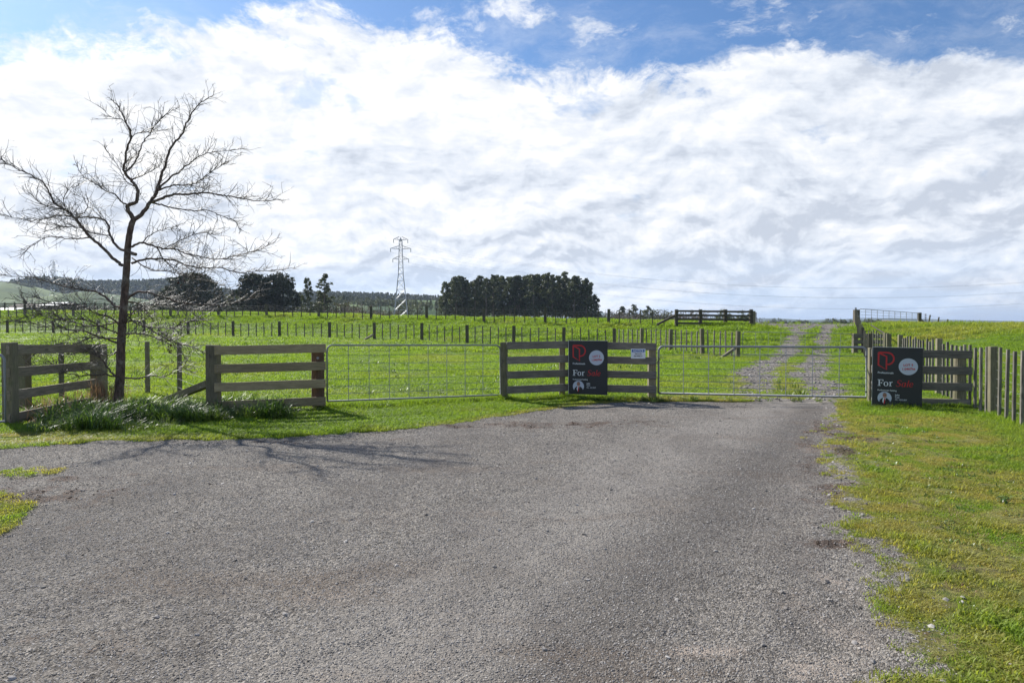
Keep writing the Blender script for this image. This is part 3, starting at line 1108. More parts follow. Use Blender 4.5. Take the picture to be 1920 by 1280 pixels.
# hinges, latch chains
for (px_, pys, Y, par) in ((1632, (668, 735), 13.35, g2), (606, (665, 745), 12.2, g1)):
    for py_ in pys:
        c = at(px_, py_, Y)
        wire_part([c + Vector((-.10, 0, 0)), c + Vector((.03, 0, 0))], .012, par, 'hinge', M['iron'], 6)
for (px_, py_, Y, par) in ((1234, 670, 14.1, g2), (941, 674, 13.72, g1), (3, 690, 10.3, None)):
    if par is None:
        continue
    c = at(px_, py_, Y)
    pts = [c + Vector((.03 * math.sin(k * 1.3), -.02, -.03 * k)) for k in range(6)]
    wire_part(pts, .008, par, 'chain', M['iron'], 5)


# ------------------------------------------------------------------ post and batten fences
BATTEN = {}


def batten_mesh(w, d, h, key):
    k = (round(w, 3), round(d, 3), round(h, 2), key)
    if k not in BATTEN:
        BATTEN[k] = MB().box(0, 0, (h - .1) / 2, w, d, h + .1, 0.0).mesh('batten', M[key])
    return BATTEN[k]


rng = random.Random(3)


def batten_fence(label, stations, wires, h_post, h_bat, post_key, bat_key, pw=.13, bw=.05, bd=.035, name='batten_fence', group=None, wr=.0022, base=None, fr=.08, round_posts=False, ang=0.0):
    """stations: ordered [(X, Y, is_post)]; every post and batten its own part, line wires on the near side"""
    X0, Y0, _ = stations[0]
    t = thing(name, (X0, Y0, gz(X0, Y0)), label, 'fence', group)
    zb = []
    for (X, Y, p) in stations:
        zb.append(base(X, Y) if base else gz(X, Y))
    pm = None
    for (X, Y, p), z in zip(stations, zb):
        lk = .010 if name == 'batten_fence' and X > 7 and Y < 21 else .022
        ln = (rng.uniform(-lk, lk), rng.uniform(-lk, lk))
        dirr = math.atan2(stations[-1][1] - Y0, stations[-1][0] - X0)
        if p:
            if round_posts:
                if pm is None:
                    pm = MB().tube([(0, 0, -.25), (0, 0, h_post - .01), (0, 0, h_post)], [pw / 2, pw / 2, pw / 2 * .85], 10).mesh('post', M[post_key])
            else:
                if pm is None:
                    pm = MB().box(0, 0, (h_post - .25) / 2, pw, pw, h_post + .25, .005).mesh('post', M[post_key])
            inst_mesh('post', pm, (X, Y, z), t, dirr if ang == 0 else ang, ln, rng.uniform(.97, 1.04))
        else:
            inst_mesh('batten', batten_mesh(bw, bd, h_bat, bat_key), (X, Y, z + .05), t, dirr if ang == 0 else ang, ln, rng.uniform(.96, 1.04))
    for f in wires:
        pts = []
        dx_ = -(stations[-1][1] - Y0)
        dy_ = stations[-1][0] - X0
        L = math.hypot(dx_, dy_)
        nx_, ny_ = dx_ / L, dy_ / L
        if ny_ > 0:
            nx_, ny_ = -nx_, -ny_
        for (X, Y, p), z in zip(stations, zb):
            pts.append((X + nx_ * (bd / 2 + .004), Y + ny_ * (bd / 2 + .004), z + f * h_bat))
        wire_part(pts, wr, t, 'wire', M['wire'], 3)
    return t


def along(cols, Yf, posts):
    st = []
    for c in cols:
        Y = Yf(c)
        st.append(((c - 960) / F * Y * 1.0, Y, c in posts))
    return st


# lower fence across the field: posts with five battens between
posts = [-72, 14, 100, 185, 270, 353, 437, 524, 618, 702, 791, 876, 963, 1057, 1152]
cols = []
for a, b in zip(posts[:-1], posts[1:]):
    cols += [a + (b - a) * k / 6 for k in range(6)]
cols.append(posts[-1])
LF = lambda c: float(np.interp(c, [-72, 14, 437, 702, 876, 1152], [59, 57.5, 50, 46, 41, 36.5]))
batten_fence('low post and batten fence crossing the field below the grass bank', along(cols, LF, set(posts)),
             [.12, .25, .38, .52, .67, .82, .97], 1.13, 1.0, 'post_dark', 'batten_dark', pw=.15, bw=.05, bd=.05, wr=.0018)
p2 = [1152, 1203, 1257, 1317, 1383]
c2 = [p2[0]]
for a, b in zip(p2[:-1], p2[1:]):
    c2 += [a + (b - a) * k / 6 for k in range(1, 6)] + [b]
LF2 = lambda c: float(np.interp(c, [1152, 1203, 1257, 1317, 1383], [36.5, 34.6, 33.0, 31.0, 29.3]))
batten_fence('pale sunlit batten fence in the field ending at the thin track gate', along(c2[1:], LF2, set(p2)),
             [.12, .25, .38, .52, .67, .82, .97], 1.15, 1.05, 'post', 'batten', pw=.16, bw=.05, bd=.05, wr=.002, ang=.16)
# angle struts of that fence
tn = COL.objects  # noqa


def strut(label, a, b, w, material, name='fence_strut'):
    a, b = Vector(a), Vector(b)
    t = bar_between(name, a, b, w, w, material, None)
    return tag(t, label, 'strut')


strut('pale timber strut propping the end post beside the thin track gate', at(1352, 671, 28.9), at(1379, 652, 29.15), .11, M['post'])
strut('small timber strut propping a post of the low field fence, left of the pylon line', at(683, 637, 45.2), at(700, 627, 45.8), .11, M['post'])
strut('leaning timber strut from the ground to the board fence post right of the bare tree', at(296, 757, 13.9), at(391, 719, 11.9), .12, M['post'])
strut('dark timber strut at the left end of the dark crest board fence', at(1232, 608.5, 44.6), at(1266, 591, 45.1), .13, M['board_dark'])
strut('dark strut beyond the right post of the crest mesh gate', at(1724, 599, 47.5), at(1738, 609, 49), .15, M['board_dark'])

# upper fence along the crest of the bank
up_posts = [1141, 1022, 907.5, 800, 696, 598, 500, 410, 320, 230, 138, 47, -45]
up_posts = up_posts[::-1]
cols = []
for a, b in zip(up_posts[:-1], up_posts[1:]):
    k = 6
    cols += [a + (b - a) * i / k for i in range(k)]
cols += [1141, 1161, 1181, 1201, 1223, 1245]
UF = lambda c: float(np.interp(c, [-45, 47, 500, 696, 800, 907, 1141, 1245], [67, 66, 60, 56, 54, 50.5, 47.2, 45.2]))
batten_fence('dark post and batten fence along the crest of the bank before the far trees', along(cols, UF, set(up_posts)),
             [.2, .4, .6, .8, .97], 1.12, .98, 'post_dark', 'post_dark', pw=.17, bw=.055, bd=.055, wr=.0018)

# dark board fence on the crest
posts_px = [(1268, 45.0), (1313, 45.0), (1360, 45.0), (1408, 45.2)]
rl = []
for k in range(4):
    for (pa_, ya), (pb_, yb) in zip(posts_px[:-1], posts_px[1:]):
        rl.append((at(pa_ + .5, 583.0 + 7.6 * k + (pa_ - 1268) * .012, ya - .12), at(pb_ - .5, 583.4 + 7.6 * k + (pa_ - 1268) * .012, yb - .12)))
board_fence('dark four-board stock yard fence on the crest, left of the farm track', [((p - 960) / F * y, y, at(p, 580, y).z, 'sq', .2, M['board_dark']) for p, y in posts_px],
            rl, M['board_dark'], hh=.13, tt=.05, bolts=False)
# posts at its right end
for i, (c, Y, tp) in enumerate([(1413, 45.5, 583)]):
    X = (c - 960) / F * Y
    o = square_post('fence_post', (X, Y, gz(X, Y)), .17, .17, at(c, tp, Y).z - gz(X, Y), M['post'], None)
    tag(o, 'thick pale post closing the right end of the dark crest fence', 'post')

# batten fence at the right, running away from the near right corner
st = []
Y = 8.35
i = 0
post_Y = [7.57, 11.37, 15.15, 19.9]
while Y < 19.8:
    if all(abs(Y - q) > .17 for q in post_Y):
        st.append((3.65 + .385 * Y, Y, False))
    Y += .335
for q in post_Y:
    st.append((3.65 + .385 * q, q, True))
st.sort(key=lambda s: s[1])
batten_fence('tall batten and wire fence at the right, its battens lit white along one side', st, [.06, .19, .32, .45, .58, .71, .84, .97],
             1.2, 1.12, 'post', 'batten', pw=.11, bw=.040, bd=.042, wr=.0026, ang=R(-12))

# fence running up the bank beside the track to the crest gate
st = []
n = 22
for i in range(n + 1):
    s = i / n
    Y = 24 + 22 * s
    st.append((12.6 + 10.5 * s, Y, i in (0, 7, 14)))
batten_fence('batten fence climbing the bank right of the farm track, seen almost end on', st, [.15, .35, .55, .75, .95], 1.15, 1.05, 'post_dark', 'batten_dark', pw=.13, bw=.07, bd=.04, wr=.005)
# short run linking it to the right-hand fence
st = [(16.0 - .2 * k, 30.6 - .57 * k, k in (7, 8)) for k in range(0, 9)]
batten_fence('short batten fence just behind the small grey board panel', st, [.3, .6, .9], 1.12, 1.0, 'post', 'batten', pw=.16, bw=.06, bd=.04, wr=.004)
# small board panel holding the track gate
rl = [(at(1600, 630 + 10.8 * k, 30.8), at(1662, 630 + 10.8 * k, 30.8)) for k in range(3)] + [(at(1600, 664, 30.8), at(1640, 665, 30.8))]
board_fence('small grey board fence panel at the right end of the thin track gate', [((1603 - 960) / F * 30.95, 30.95, at(1603, 625, 30.95).z, 'sq', .19, M['post'])], rl, M['board_grey'], hh=.19, bolts=False)
strut('thin dark stay slanting down the bank to the small grey board panel', at(1633, 609, 40.5), at(1660, 626, 31.5), .05, M['board_dark'])
# crest gate posts
for (c, Y, tp, w, lab) in [(1605, 46.0, 580.5, .30, 'stout weathered post at the left end of the crest mesh gate'), (1723.5, 47.3, 586, .20, 'dark post at the right end of the crest mesh gate')]:
    X = (c - 960) / F * Y
    g = gz(X, Y)
    o = square_post('gate_post', (X, Y, g), w, w, at(c, tp, Y).z - g, M['post_dark'], None)
    tag(o, lab, 'post')
# fence dropping away beyond the crest: leaning battens
tl = thing('wire_fence', ((1745 - 960) / F * 50, 50, 1.0), 'leaning dark battens of a fence dropping behind the crest at the right', 'fence')
ends = []
for c, tp, Y, hgt in [(1744, 590, 49.5, 1.1), (1760.5, 594, 51, 1.1), (1777, 598, 52.5, 1.1), (1792, 602, 54, 1.1), (1808, 604.5, 55.5, 1.1)]:
    top = at(c, tp, Y)
    inst_mesh('batten', batten_mesh(.08, .06, hgt, 'post_dark'), (top.x - .18, top.y, top.z - hgt), tl, 0, (0, .17))
    ends.append(top - Vector((0, 0, .06)))
for dz_ in (0, .2, .4):
    wire_part([e - Vector((0, 0, dz_)) for e in [at(1726, 588, 47.4)] + ends], .004, tl)
for k in range(5):
    c = at(1735.5, 589.5 + 3.4 * k, 48.5)
    wire_part([c + Vector((-.05, 0, -.02)), c + Vector((.05, 0, .02))], .035, tl, 'insulator', M['iron'], 6)

# wire fence behind the left panels
st = [(-10.6, 12.6, True), (-9.6, 13.3, True), (-9.42, 14.25, False), (-8.02, 15.0, False), (-7.12, 14.6, False), (-5.45, 12.0, False)]
tw = thing('wire_fence', (-9.6, 13.3, gz(-9.6, 13.3)), 'post and wire fence behind the bare tree, with slim round posts', 'fence')
for X, Y, p in st[:-1]:
    round_post('post', (X, Y, gz(X, Y)), .075 if p else .05, 1.16, M['post'], tw)
for f in (.2, .38, .56, .74, .92, 1.08):
    wire_part([(X, Y - .06, gz(X, Y) + f) for X, Y, p in st], .0025, tw)


# ================================================================== signs
def poly_mesh(name, polys, material, parent, y=0.0):
    """flat printed shapes on the sign face (local x right, z up)"""
    v, f = [], []
    for i, p in enumerate(polys):
        b = len(v)
        v += [(a, y - i * 0.00012, c) for a, c in p]
        f.append(tuple(range(b, b + len(p))))
    me = bpy.data.meshes.new(name)
    me.from_pydata(v, [], f)
    me.materials.append(material)
    o = bpy.data.objects.new(name, me)
    COL.objects.link(o)
    o.parent = parent
    return o


def stroke(pts, w, closed=False):
    """list of quads along a polyline; w may vary"""
    out = []
    pts = [Vector((p[0], p[1], 0)) for p in pts]
    n = len(pts)
    if not isinstance(w, (list, tuple)):
        w = [w] * n
    L, Rr = [], []
    for i in range(n):
        if closed:
            d = pts[(i + 1) % n] - pts[i - 1]
        else:
            d = pts[min(i + 1, n - 1)] - pts[max(i - 1, 0)]
        d.normalize()
        nn = Vector((-d.y, d.x, 0)) * w[i] / 2
        L.append(pts[i] + nn)
        Rr.append(pts[i] - nn)
    rngs = range(n if closed else n - 1)
    for i in rngs:
        j = (i + 1) % n
        out.append([(L[i].x, L[i].y), (Rr[i].x, Rr[i].y), (Rr[j].x, Rr[j].y), (L[j].x, L[j].y)])
    return out


def ring(cx, cy, rx, ry, tx, ty, a0=0, a1=360, n=22):
    out = []
    for i in range(n):
        a, b = R(a0 + (a1 - a0) * i / n), R(a0 + (a1 - a0) * (i + 1) / n)
        out.append([(cx + rx * math.cos(a), cy + ry * math.sin(a)), (cx + rx * math.cos(b), cy + ry * math.sin(b)),
                    (cx + (rx - tx) * math.cos(b), cy + (ry - ty) * math.sin(b)), (cx + (rx - tx) * math.cos(a), cy + (ry - ty) * math.sin(a))])
    return out


def rect(x0, y0, x1, y1):
    return [(x0, y0), (x1, y0), (x1, y1), (x0, y1)]


def place2(polys, ox, oy, s, shear=0.0):
    return [[(ox + (x + shear * y) * s, oy + y * s) for x, y in p] for p in polys]


G_F = [rect(.13, 0, .31, 1), rect(0, 0, .44, .07), rect(0, .93, .78, 1), rect(.70, .70, .78, .94), rect(.30, .46, .60, .53), rect(.54, .36, .61, .63)]
G_o = ring(.33, .34, .33, .36, .16, .06)
G_r = [rect(.10, 0, .26, .68), rect(0, 0, .40, .06), rect(0, .62, .2, .68)] + stroke([(.24, .45), (.30, .58), (.40, .66), (.50, .66)], [.05, .09, .12, .14])
G_S = stroke([(.62, .78), (.58, .90), (.44, .97), (.26, .95), (.14, .84), (.14, .70), (.26, .58), (.46, .48), (.58, .36), (.58, .18), (.46, .06), (.26, .01), (.10, .08), (.04, .24)],
             [.05, .06, .06, .08, .13, .15, .16, .16, .15, .14, .09, .06, .06, .05])
G_a = ring(.26, .32, .26, .34, .13, .06) + [rect(.40, .0, .54, .66)]
G_l = [rect(.04, 0, .18, 1.02)]
G_e = ring(.28, .33, .28, .35, .14, .07, 20, 330) + [rect(.06, .30, .52, .36)]


def text_mesh(body, size, material, parent, loc, name='lettering', rot=0.0, align='LEFT', bold=0.0, sx=1.0):
    cu = bpy.data.curves.new('lettering', 'FONT')
    cu.body = body
    cu.size = size
    cu.align_x = align
    cu.offset = bold
    cu.resolution_u = 3
    tmp = bpy.data.objects.new('tmp', cu)
    COL.objects.link(tmp)
    dg = bpy.context.evaluated_depsgraph_get()
    me = bpy.data.meshes.new_from_object(tmp.evaluated_get(dg))
    bpy.data.objects.remove(tmp)
    bpy.data.curves.remove(cu)
    me.name = name
    me.transform(Matrix.Rotation(math.pi / 2, 4, 'X') @ Matrix.Rotation(rot, 4, 'Z') @ Matrix.Diagonal((sx, 1, 1, 1)))
    me.materials.clear()
    me.materials.append(material)
    o = bpy.data.objects.new(name, me)
    COL.objects.link(o)
    o.parent = parent
    o.location = loc
    return o


def circle(cx, cy, r, n=40, sy=1.0):
    return [(cx + r * math.cos(2 * math.pi * i / n), cy + r * sy * math.sin(2 * math.pi * i / n)) for i in range(n)]


def sale_sign(label, base, rz, lot, tilt=0.0, hang=0.0):
    """dark board 0.80 x 1.10 m; local origin at bottom left, face towards -y"""
    W_, H_ = .80, 1.10
    t = thing('for_sale_sign', base, label, 'sign', 'for sale boards on the fences', rz)
    t.rotation_euler = (tilt, hang, rz)
    MB().box(W_ / 2, .006, H_ / 2, W_, .010, H_, .001).build('board', M['panel'], t)
    MB().box(W_ / 2, .006, H_ + .003, W_ + .008, .014, .006).build('edge_strip', M['s_edge'], t)
    MB().box(-.003, .006, H_ / 2, .006, .014, H_).build('edge_strip', M['s_edge'], t)
    yf = -.0008
    X = lambda p: p / 100.0
    # emblem: an open door inside the bowl of a letter P (units: hundredths of board width 80)
    lg = []
    lg += stroke([(9.5, 100.5), (9.5, 77), (22.5, 69), (22.5, 93), (9.5, 99.7)], 2.8)
    lg += stroke([(9.5, 100.3), (23, 100.3)], 2.8)
    lg += stroke([(23, 100.3), (27, 99.7), (31, 97.4), (33.8, 93), (34.5, 89), (33.6, 84.8), (31, 81), (27, 78.8), (23, 78.4)], 2.8)
    poly_mesh('emblem', [[(X(a), X(b)) for a, b in p] for p in lg], M['s_red'], t, yf)
    text_mesh('Professionals', .049, M['s_white'], t, (.085, yf, .615), bold=.0008)
    # round sticker
    poly_mesh('round_sticker', [[(a, b) for a, b in circle(.575, .755, .152)]], M['s_pale'], t, yf)
    text_mesh('LOT ' + lot, .058, M['s_red'], t, (.575, yf - .002, .765), rot=R(4), align='CENTER', bold=.0016)
    text_mesh('1.0467ha', .058, M['s_red'], t, (.580, yf - .002, .695), rot=R(4), align='CENTER', bold=.0016)
    # For Sale
    s = .118
    fx, fy = .088, .385
    w = place2(G_F, fx, fy, s) + place2(G_o, fx + .82 * s, fy, s) + place2(G_r, fx + 1.56 * s, fy, s)
    poly_mesh('lettering', w, M['s_white'], t, yf)
    sh = .22
    q = place2(G_S, fx + 2.45 * s, fy, s, sh) + place2(G_a, fx + 3.22 * s, fy, s, sh) + place2(G_l, fx + 3.92 * s, fy, s, sh) + place2(G_e, fx + 4.22 * s, fy, s, sh)
    poly_mesh('lettering', q, M['s_red'], t, yf)
    text_mesh('Professionals Feilding', .036, M['s_white'], t, (.088, yf, .295), bold=.0006)
    # portrait medallion
    cx, cy, r = .205, .165, .115
    poly_mesh('portrait_disc', [circle(cx, cy, r)], M['s_pale'], t, yf)
    suit = [(cx - .085, cy - .078), (cx - .078, cy - .04), (cx - .045, cy - .01), (cx - .015, cy + .005), (cx + .02, cy + .005), (cx + .055, cy - .015), (cx + .085, cy - .045),
            (cx + .092, cy - .07), (cx + .06, cy - .12), (cx, cy - .14), (cx - .05, cy - .12)]
    poly_mesh('portrait_suit', [suit], M['s_black'], t, yf - .0006)
    poly_mesh('portrait_shirt', [[(cx - .018, cy + .008), (cx + .022, cy + .008), (cx + .012, cy - .05), (cx - .022, cy - .10), (cx - .036, cy - .05)]], M['s_white'], t, yf - .0012)
    poly_mesh('portrait_tie', [[(cx - .004, cy - .005), (cx + .010, cy - .005), (cx + .010, cy - .10), (cx - .016, cy - .115), (cx - .012, cy - .06)]], M['s_red'], t, yf - .0018)
    poly_mesh('portrait_face', [circle(cx + .002, cy + .045, .034, 24, 1.25)], M['skin'], t, yf - .0024)
    poly_mesh('portrait_hair', [[(cx + .002 + .037 * math.cos(a), cy + .055 + .042 * math.sin(a)) for a in [R(10 + 16 * i) for i in range(11)]] +
                                [(cx - .026, cy + .078), (cx + .004, cy + .084), (cx + .030, cy + .076)]], M['hair'], t, yf - .0030)
    poly_mesh('portrait_glasses', stroke([(cx - .026, cy + .052), (cx + .032, cy + .052)], .008), M['s_black'], t, yf - .0034)
    text_mesh('John', .040, M['s_white'], t, (.375, yf, .215), bold=.001)
    text_mesh('Cox', .040, M['s_white'], t, (.375, yf, .175), bold=.001)
    text_mesh('021 432 897', .038, M['s_white'], t, (.375, yf, .130), bold=.0002)
    return t


a = at(1066, 741, 14.05)
b = at(1133.5, 741, 13.86)
a.z = at(1066, 638.5, 14.05).z - 1.10
sale_sign('dark for sale board in the centre with a LOT 2 sticker', a, math.atan2(b.y - a.y, b.x - a.x), '2')
a = at(1635.5, 700, 12.72)
b = at(1718.5, 700, 12.36)
a.z = at(1635.5, 650.5, 12.72).z - 1.10
sale_sign('dark for sale board at the right with a LOT 3 sticker', a, math.atan2(b.y - a.y, b.x - a.x), '3', hang=0.006)

# notice plate
a = at(1183, 672, 13.86)
t = thing('notice_sign', a, 'small white NOTICE plate with blue header on the grey fence', 'sign', None, math.atan2(-.10, 1))
Wn, Hn = .29, .20
MB().box(Wn / 2, .0, Hn / 2, Wn, .004, Hn, .001).build('plate', M['s_white'], t)
poly_mesh('header', [rect(.018, .130, Wn - .018, .186)], M['s_blue'], t, -.0030)
text_mesh('NOTICE', .056, M['s_white'], t, (Wn / 2, -.0042, .139), align='CENTER', bold=.0015)
text_mesh('PRIVATE', .036, M['s_black'], t, (Wn / 2, -.0032, .083), align='CENTER', bold=.0012)
text_mesh('PROPERTY', .036, M['s_black'], t, (Wn / 2, -.0032, .038), align='CENTER', bold=.0012)


# ================================================================== the bare tree
TY = 12.35
nrg = np.random.default_rng(5)


def catmull(P, k=5):
    P = [Vector(p) for p in P]
    out = []
    n = len(P)
    for i in range(n - 1):
        p0, p1, p2, p3 = P[max(i - 1, 0)], P[i], P[i + 1], P[min(i + 2, n - 1)]
        for j in range(k):
            t_ = j / k
            out.append(0.5 * ((2 * p1) + (p2 - p0) * t_ + (2 * p0 - 5 * p1 + 4 * p2 - p3) * t_ ** 2 + (-p0 + 3 * p1 - 3 * p2 + p3) * t_ ** 3))
    out.append(P[-1])
    return out


za = lambda p: (p[0] / 2.782, 160 + p[1] / 2.782)
zb = lambda p: (p[0] / 3.556, 480 + p[1] / 3.556)
trunk_px = [(221, 775), (222, 755), (224, 725), (226, 690), (227, 650), (229, 615), (232, 575), (235, 535), (238, 495), (239.5, 465), (243, 438), (247, 420), (251, 411)]
trunk_w = [25, 21, 19, 18.5, 17.5, 17, 16, 15, 14, 13, 12.5, 12, 11]
limbs = [  # (map, points, start width px, end depth offset m)
    (za, [(700, 702), (672, 655), (668, 628), (712, 605), (716, 545), (690, 500), (650, 450), (650, 400), (665, 320), (683, 270), (665, 210), (645, 165), (615, 110), (575, 70)], 8.5, -.5),
    (za, [(700, 702), (740, 668), (780, 612), (815, 560), (835, 490), (860, 420), (895, 320), (940, 270), (975, 200), (1010, 130), (1050, 90), (1115, 50)], 8.5, .7),
    (za, [(782, 612), (850, 588), (910, 568), (980, 570), (1060, 560), (1130, 570), (1200, 580), (1280, 595), (1380, 605), (1460, 590)], 5.5, -.9),
    (za, [(785, 608), (860, 628), (900, 640), (1020, 655), (1080, 650), (1150, 680), (1220, 705), (1250, 750)], 3.6, .8),
    (za, [(822, 545), (880, 490), (940, 445), (985, 410), (1040, 370), (1100, 350), (1180, 340), (1270, 332)], 4.2, 1.0),
    (za, [(820, 550), (900, 522), (960, 520), (1020, 510), (1080, 470), (1140, 430), (1180, 400)], 3.4, -1.1),
    (za, [(655, 450), (690, 420), (720, 370), (745, 300), (785, 250), (815, 200), (870, 150), (940, 110)], 3.6, .6),
    (za, [(683, 270), (720, 250), (780, 240), (860, 235)], 2.0, -.3),
    (za, [(685, 240), (640, 180), (590, 170), (540, 130)], 1.8, .3),
    (za, [(670, 626), (635, 610), (600, 570), (540, 545), (490, 510), (430, 470), (405, 420)], 3.6, .9),
    (za, [(690, 490), (730, 475), (790, 445), (830, 420)], 2.4, -.4),
    (za, [(700, 525), (660, 500), (600, 400), (545, 325)], 2.4, -.8),
    (za, [(640, 940), (600, 910), (540, 850), (470, 790), (430, 740), (395, 695), (350, 655), (290, 620), (260, 570), (230, 510), (180, 480), (100, 440), (40, 410), (5, 375)], 6.5, -.6),
    (za, [(655, 865), (610, 840), (575, 785), (560, 720), (520, 692), (440, 690), (350, 682), (290, 680), (200, 705), (120, 700), (0, 670)], 5.5, .8),
    (za, [(470, 790), (420, 800), (360, 800), (300, 790), (230, 800), (150, 850), (130, 870)], 2.8, -1.0),
    (za, [(350, 655), (300, 640), (220, 620), (150, 560)], 2.4, -1.2),
    (za, [(575, 785), (500, 775), (400, 740), (320, 740), (240, 760)], 2.4, 1.2),
    (za, [(395, 695), (440, 660), (460, 620), (450, 590), (380, 570)], 2.2, .4),
    (za, [(350, 655), (330, 600), (360, 540), (410, 520)], 2.0, -.8),
    (za, [(685, 842), (740, 820), (790, 835), (860, 850), (920, 855), (980, 880), (1080, 900), (1160, 905), (1260, 880), (1340, 860), (1425, 825)], 4.4, -.9),
    (za, [(685, 930), (740, 910), (820, 905), (900, 910), (980, 940), (1060, 950), (1150, 950), (1240, 975), (1330, 970), (1420, 965), (1540, 955)], 4.6, .6),
    (za, [(820, 845), (850, 900), (920, 970), (1010, 1010), (1120, 1030), (1190, 1060)], 2.6, 1.2),
    (za, [(740, 820), (800, 770), (860, 750), (930, 730)], 2.4, -.6),
    (za, [(690, 900), (780, 960), (880, 970), (980, 1000), (1060, 980)], 2.8, -1.2),
    (za, [(860, 850), (960, 800), (1050, 770), (1110, 780)], 2.0, -1.3),
    (zb, [(845, 285), (920, 240), (1000, 245), (1080, 270), (1180, 300), (1290, 320), (1400, 325), (1500, 330), (1640, 290), (1720, 268)], 5.0, -.8),
    (zb, [(820, 340), (760, 330), (700, 270), (620, 230), (540, 225), (440, 205), (330, 175), (200, 140), (100, 135), (0, 122)], 5.0, .5),
    (zb, [(800, 460), (740, 410), (640, 380), (560, 340), (460, 320), (340, 310), (220, 270)], 3.6, -1.0),
    (zb, [(790, 585), (720, 553), (660, 540), (560, 500), (460, 490), (380, 470), (260, 460), (150, 430), (30, 440)], 4.0, -.6),
    (zb, [(790, 550), (700, 545), (600, 545), (480, 590), (400, 600), (260, 640), (180, 680)], 3.6, .9),
    (zb, [(790, 815), (740, 770), (690, 710), (650, 665), (560, 640), (460, 660)], 4.2, .5),
    (zb, [(780, 805), (700, 790), (560, 795), (440, 780), (340, 730), (230, 740)], 3.4, -.9),
    (zb, [(815, 812), (900, 815), (1000, 800), (1110, 800), (1200, 740), (1290, 780)], 3.8, .7),
    (zb, [(825, 445), (900, 430), (1010, 490), (1090, 540), (1180, 580), (1290, 610), (1400, 660)], 3.8, -.9),
    (zb, [(830, 300), (940, 330), (1000, 400), (1070, 500), (1150, 560)], 3.0, 1.0),
    (zb, [(825, 520), (960, 520), (1070, 560), (1150, 580), (1250, 700)], 3.2, 1.1),
    (zb, [(820, 395), (900, 380), (1000, 330), (1120, 330), (1240, 350), (1390, 360)], 3.4, 1.3),
    (zb, [(815, 430), (740, 450), (620, 470), (480, 440), (330, 410), (220, 350), (160, 300)], 3.2, 1.3),
    (zb, [(795, 600), (760, 650), (690, 660), (600, 620), (480, 640), (350, 700)], 2.6, 1.1),
    (zb, [(810, 470), (850, 420), (930, 340), (940, 430), (880, 500)], 2.6, -.9),
    (zb, [(830, 380), (930, 460), (1050, 480), (1180, 470), (1260, 440), (1380, 430)], 2.8, -1.3),
    (zb, [(800, 520), (700, 480), (560, 420), (420, 420), (300, 380), (120, 420)], 3.0, -1.4),
]
tree = thing('bare_tree', at(222, 757, TY), 'leafless spreading tree with reddish trunk and tangled grey twigs on the left verge', 'tree')
tree.location.z = gz(tree.location.x, TY)
tl0 = Vector(tree.location)
tp = [at(x, y, TY) for x, y in trunk_px]
tw_ = [w * .43 * TY / F for w in trunk_w]
tps = catmull(tp, 4)
trs = list(np.interp(np.linspace(0, len(tw_) - 1, len(tps)), range(len(tw_)), tw_))
trs = [r * (1 + .05 * math.sin(i * 2.3)) for i, r in enumerate(trs)]
MB().tube([p - tl0 for p in tps], trs, 14).build('trunk', M['bark'], tree, True)
# a pruning stub
s0 = at(240, 473, TY)
MB().tube([s0 - tl0, at(255, 477, TY - .05) - tl0], [.035, .03], 8).build('branch_stub', M['bark'], tree)
ctrl = []
all_limb = []
for mp, pts, w, dY in limbs:
    px2 = [mp(p) for p in pts]
    # start depth: nearest already built limb point, else trunk depth
    st_Y = TY
    best = 9.0
    for (qx, qy, qY) in ctrl:
        d = math.hypot(qx - px2[0][0], qy - px2[0][1])
        if d < best and d < 6:
            best, st_Y = d, qY
    n = len(px2)
    P3 = []
    cum = [0]
    for i in range(1, n):
        cum.append(cum[-1] + math.hypot(px2[i][0] - px2[i - 1][0], px2[i][1] - px2[i - 1][1]))
    for i, (x, y) in enumerate(px2):
        f = cum[i] / cum[-1]
        Y = st_Y + dY * (f ** .9) * min(1, cum[-1] / 200)
        P3.append(at(x, y, Y))
        ctrl.append((x, y, Y))
    sm = catmull(P3, 5)
    # gnarl
    sm = [p + Vector(nrg.normal(0, .006, 3)) * (0 if i == 0 else 1) for i, p in enumerate(sm)]
    # the ctrl list also needs smooth intermediate points
    for i in range(n - 1):
        for k in range(1, 6):
            f = k / 6
            ctrl.append((px2[i][0] * (1 - f) + px2[i + 1][0] * f, px2[i][1] * (1 - f) + px2[i + 1][1] * f, P3[i].y * (1 - f) + P3[i + 1].y * f))
    r0 = w / 2 * TY / F * 1.02
    rr = [max(.0042, r0 * (1 - .86 * (i / (len(sm) - 1)) ** .8)) for i in range(len(sm))]
    MB().tube([p - tl0 for p in sm], rr, 7).build('branch', M['bark'], tree, True)
    all_limb.append((sm, rr))

# twigs: side shoots, two more orders
TV, TF_ = [], []


def add_twig(pts, r0, r1):
    n = len(pts)
    base = len(TV)
    for i, p in enumerate(pts):
        t_ = (pts[min(i + 1, n - 1)] - pts[max(i - 1, 0)]).normalized()
        a_ = Vector((0, 0, 1)) if abs(t_.z) < .9 else Vector((1, 0, 0))
        u = t_.cross(a_).normalized()
        w = t_.cross(u)
        r = r0 + (r1 - r0) * i / (n - 1)
        for k in range(3):
            an = 2.0944 * k
            TV.append(p + (u * math.cos(an) + w * math.sin(an)) * r - tl0)
    for i in range(n - 1):
        for k in range(3):
            a_ = base + i * 3 + k
            b_ = base + i * 3 + (k + 1) % 3
            TF_.append((a_, b_, b_ + 3, a_ + 3))


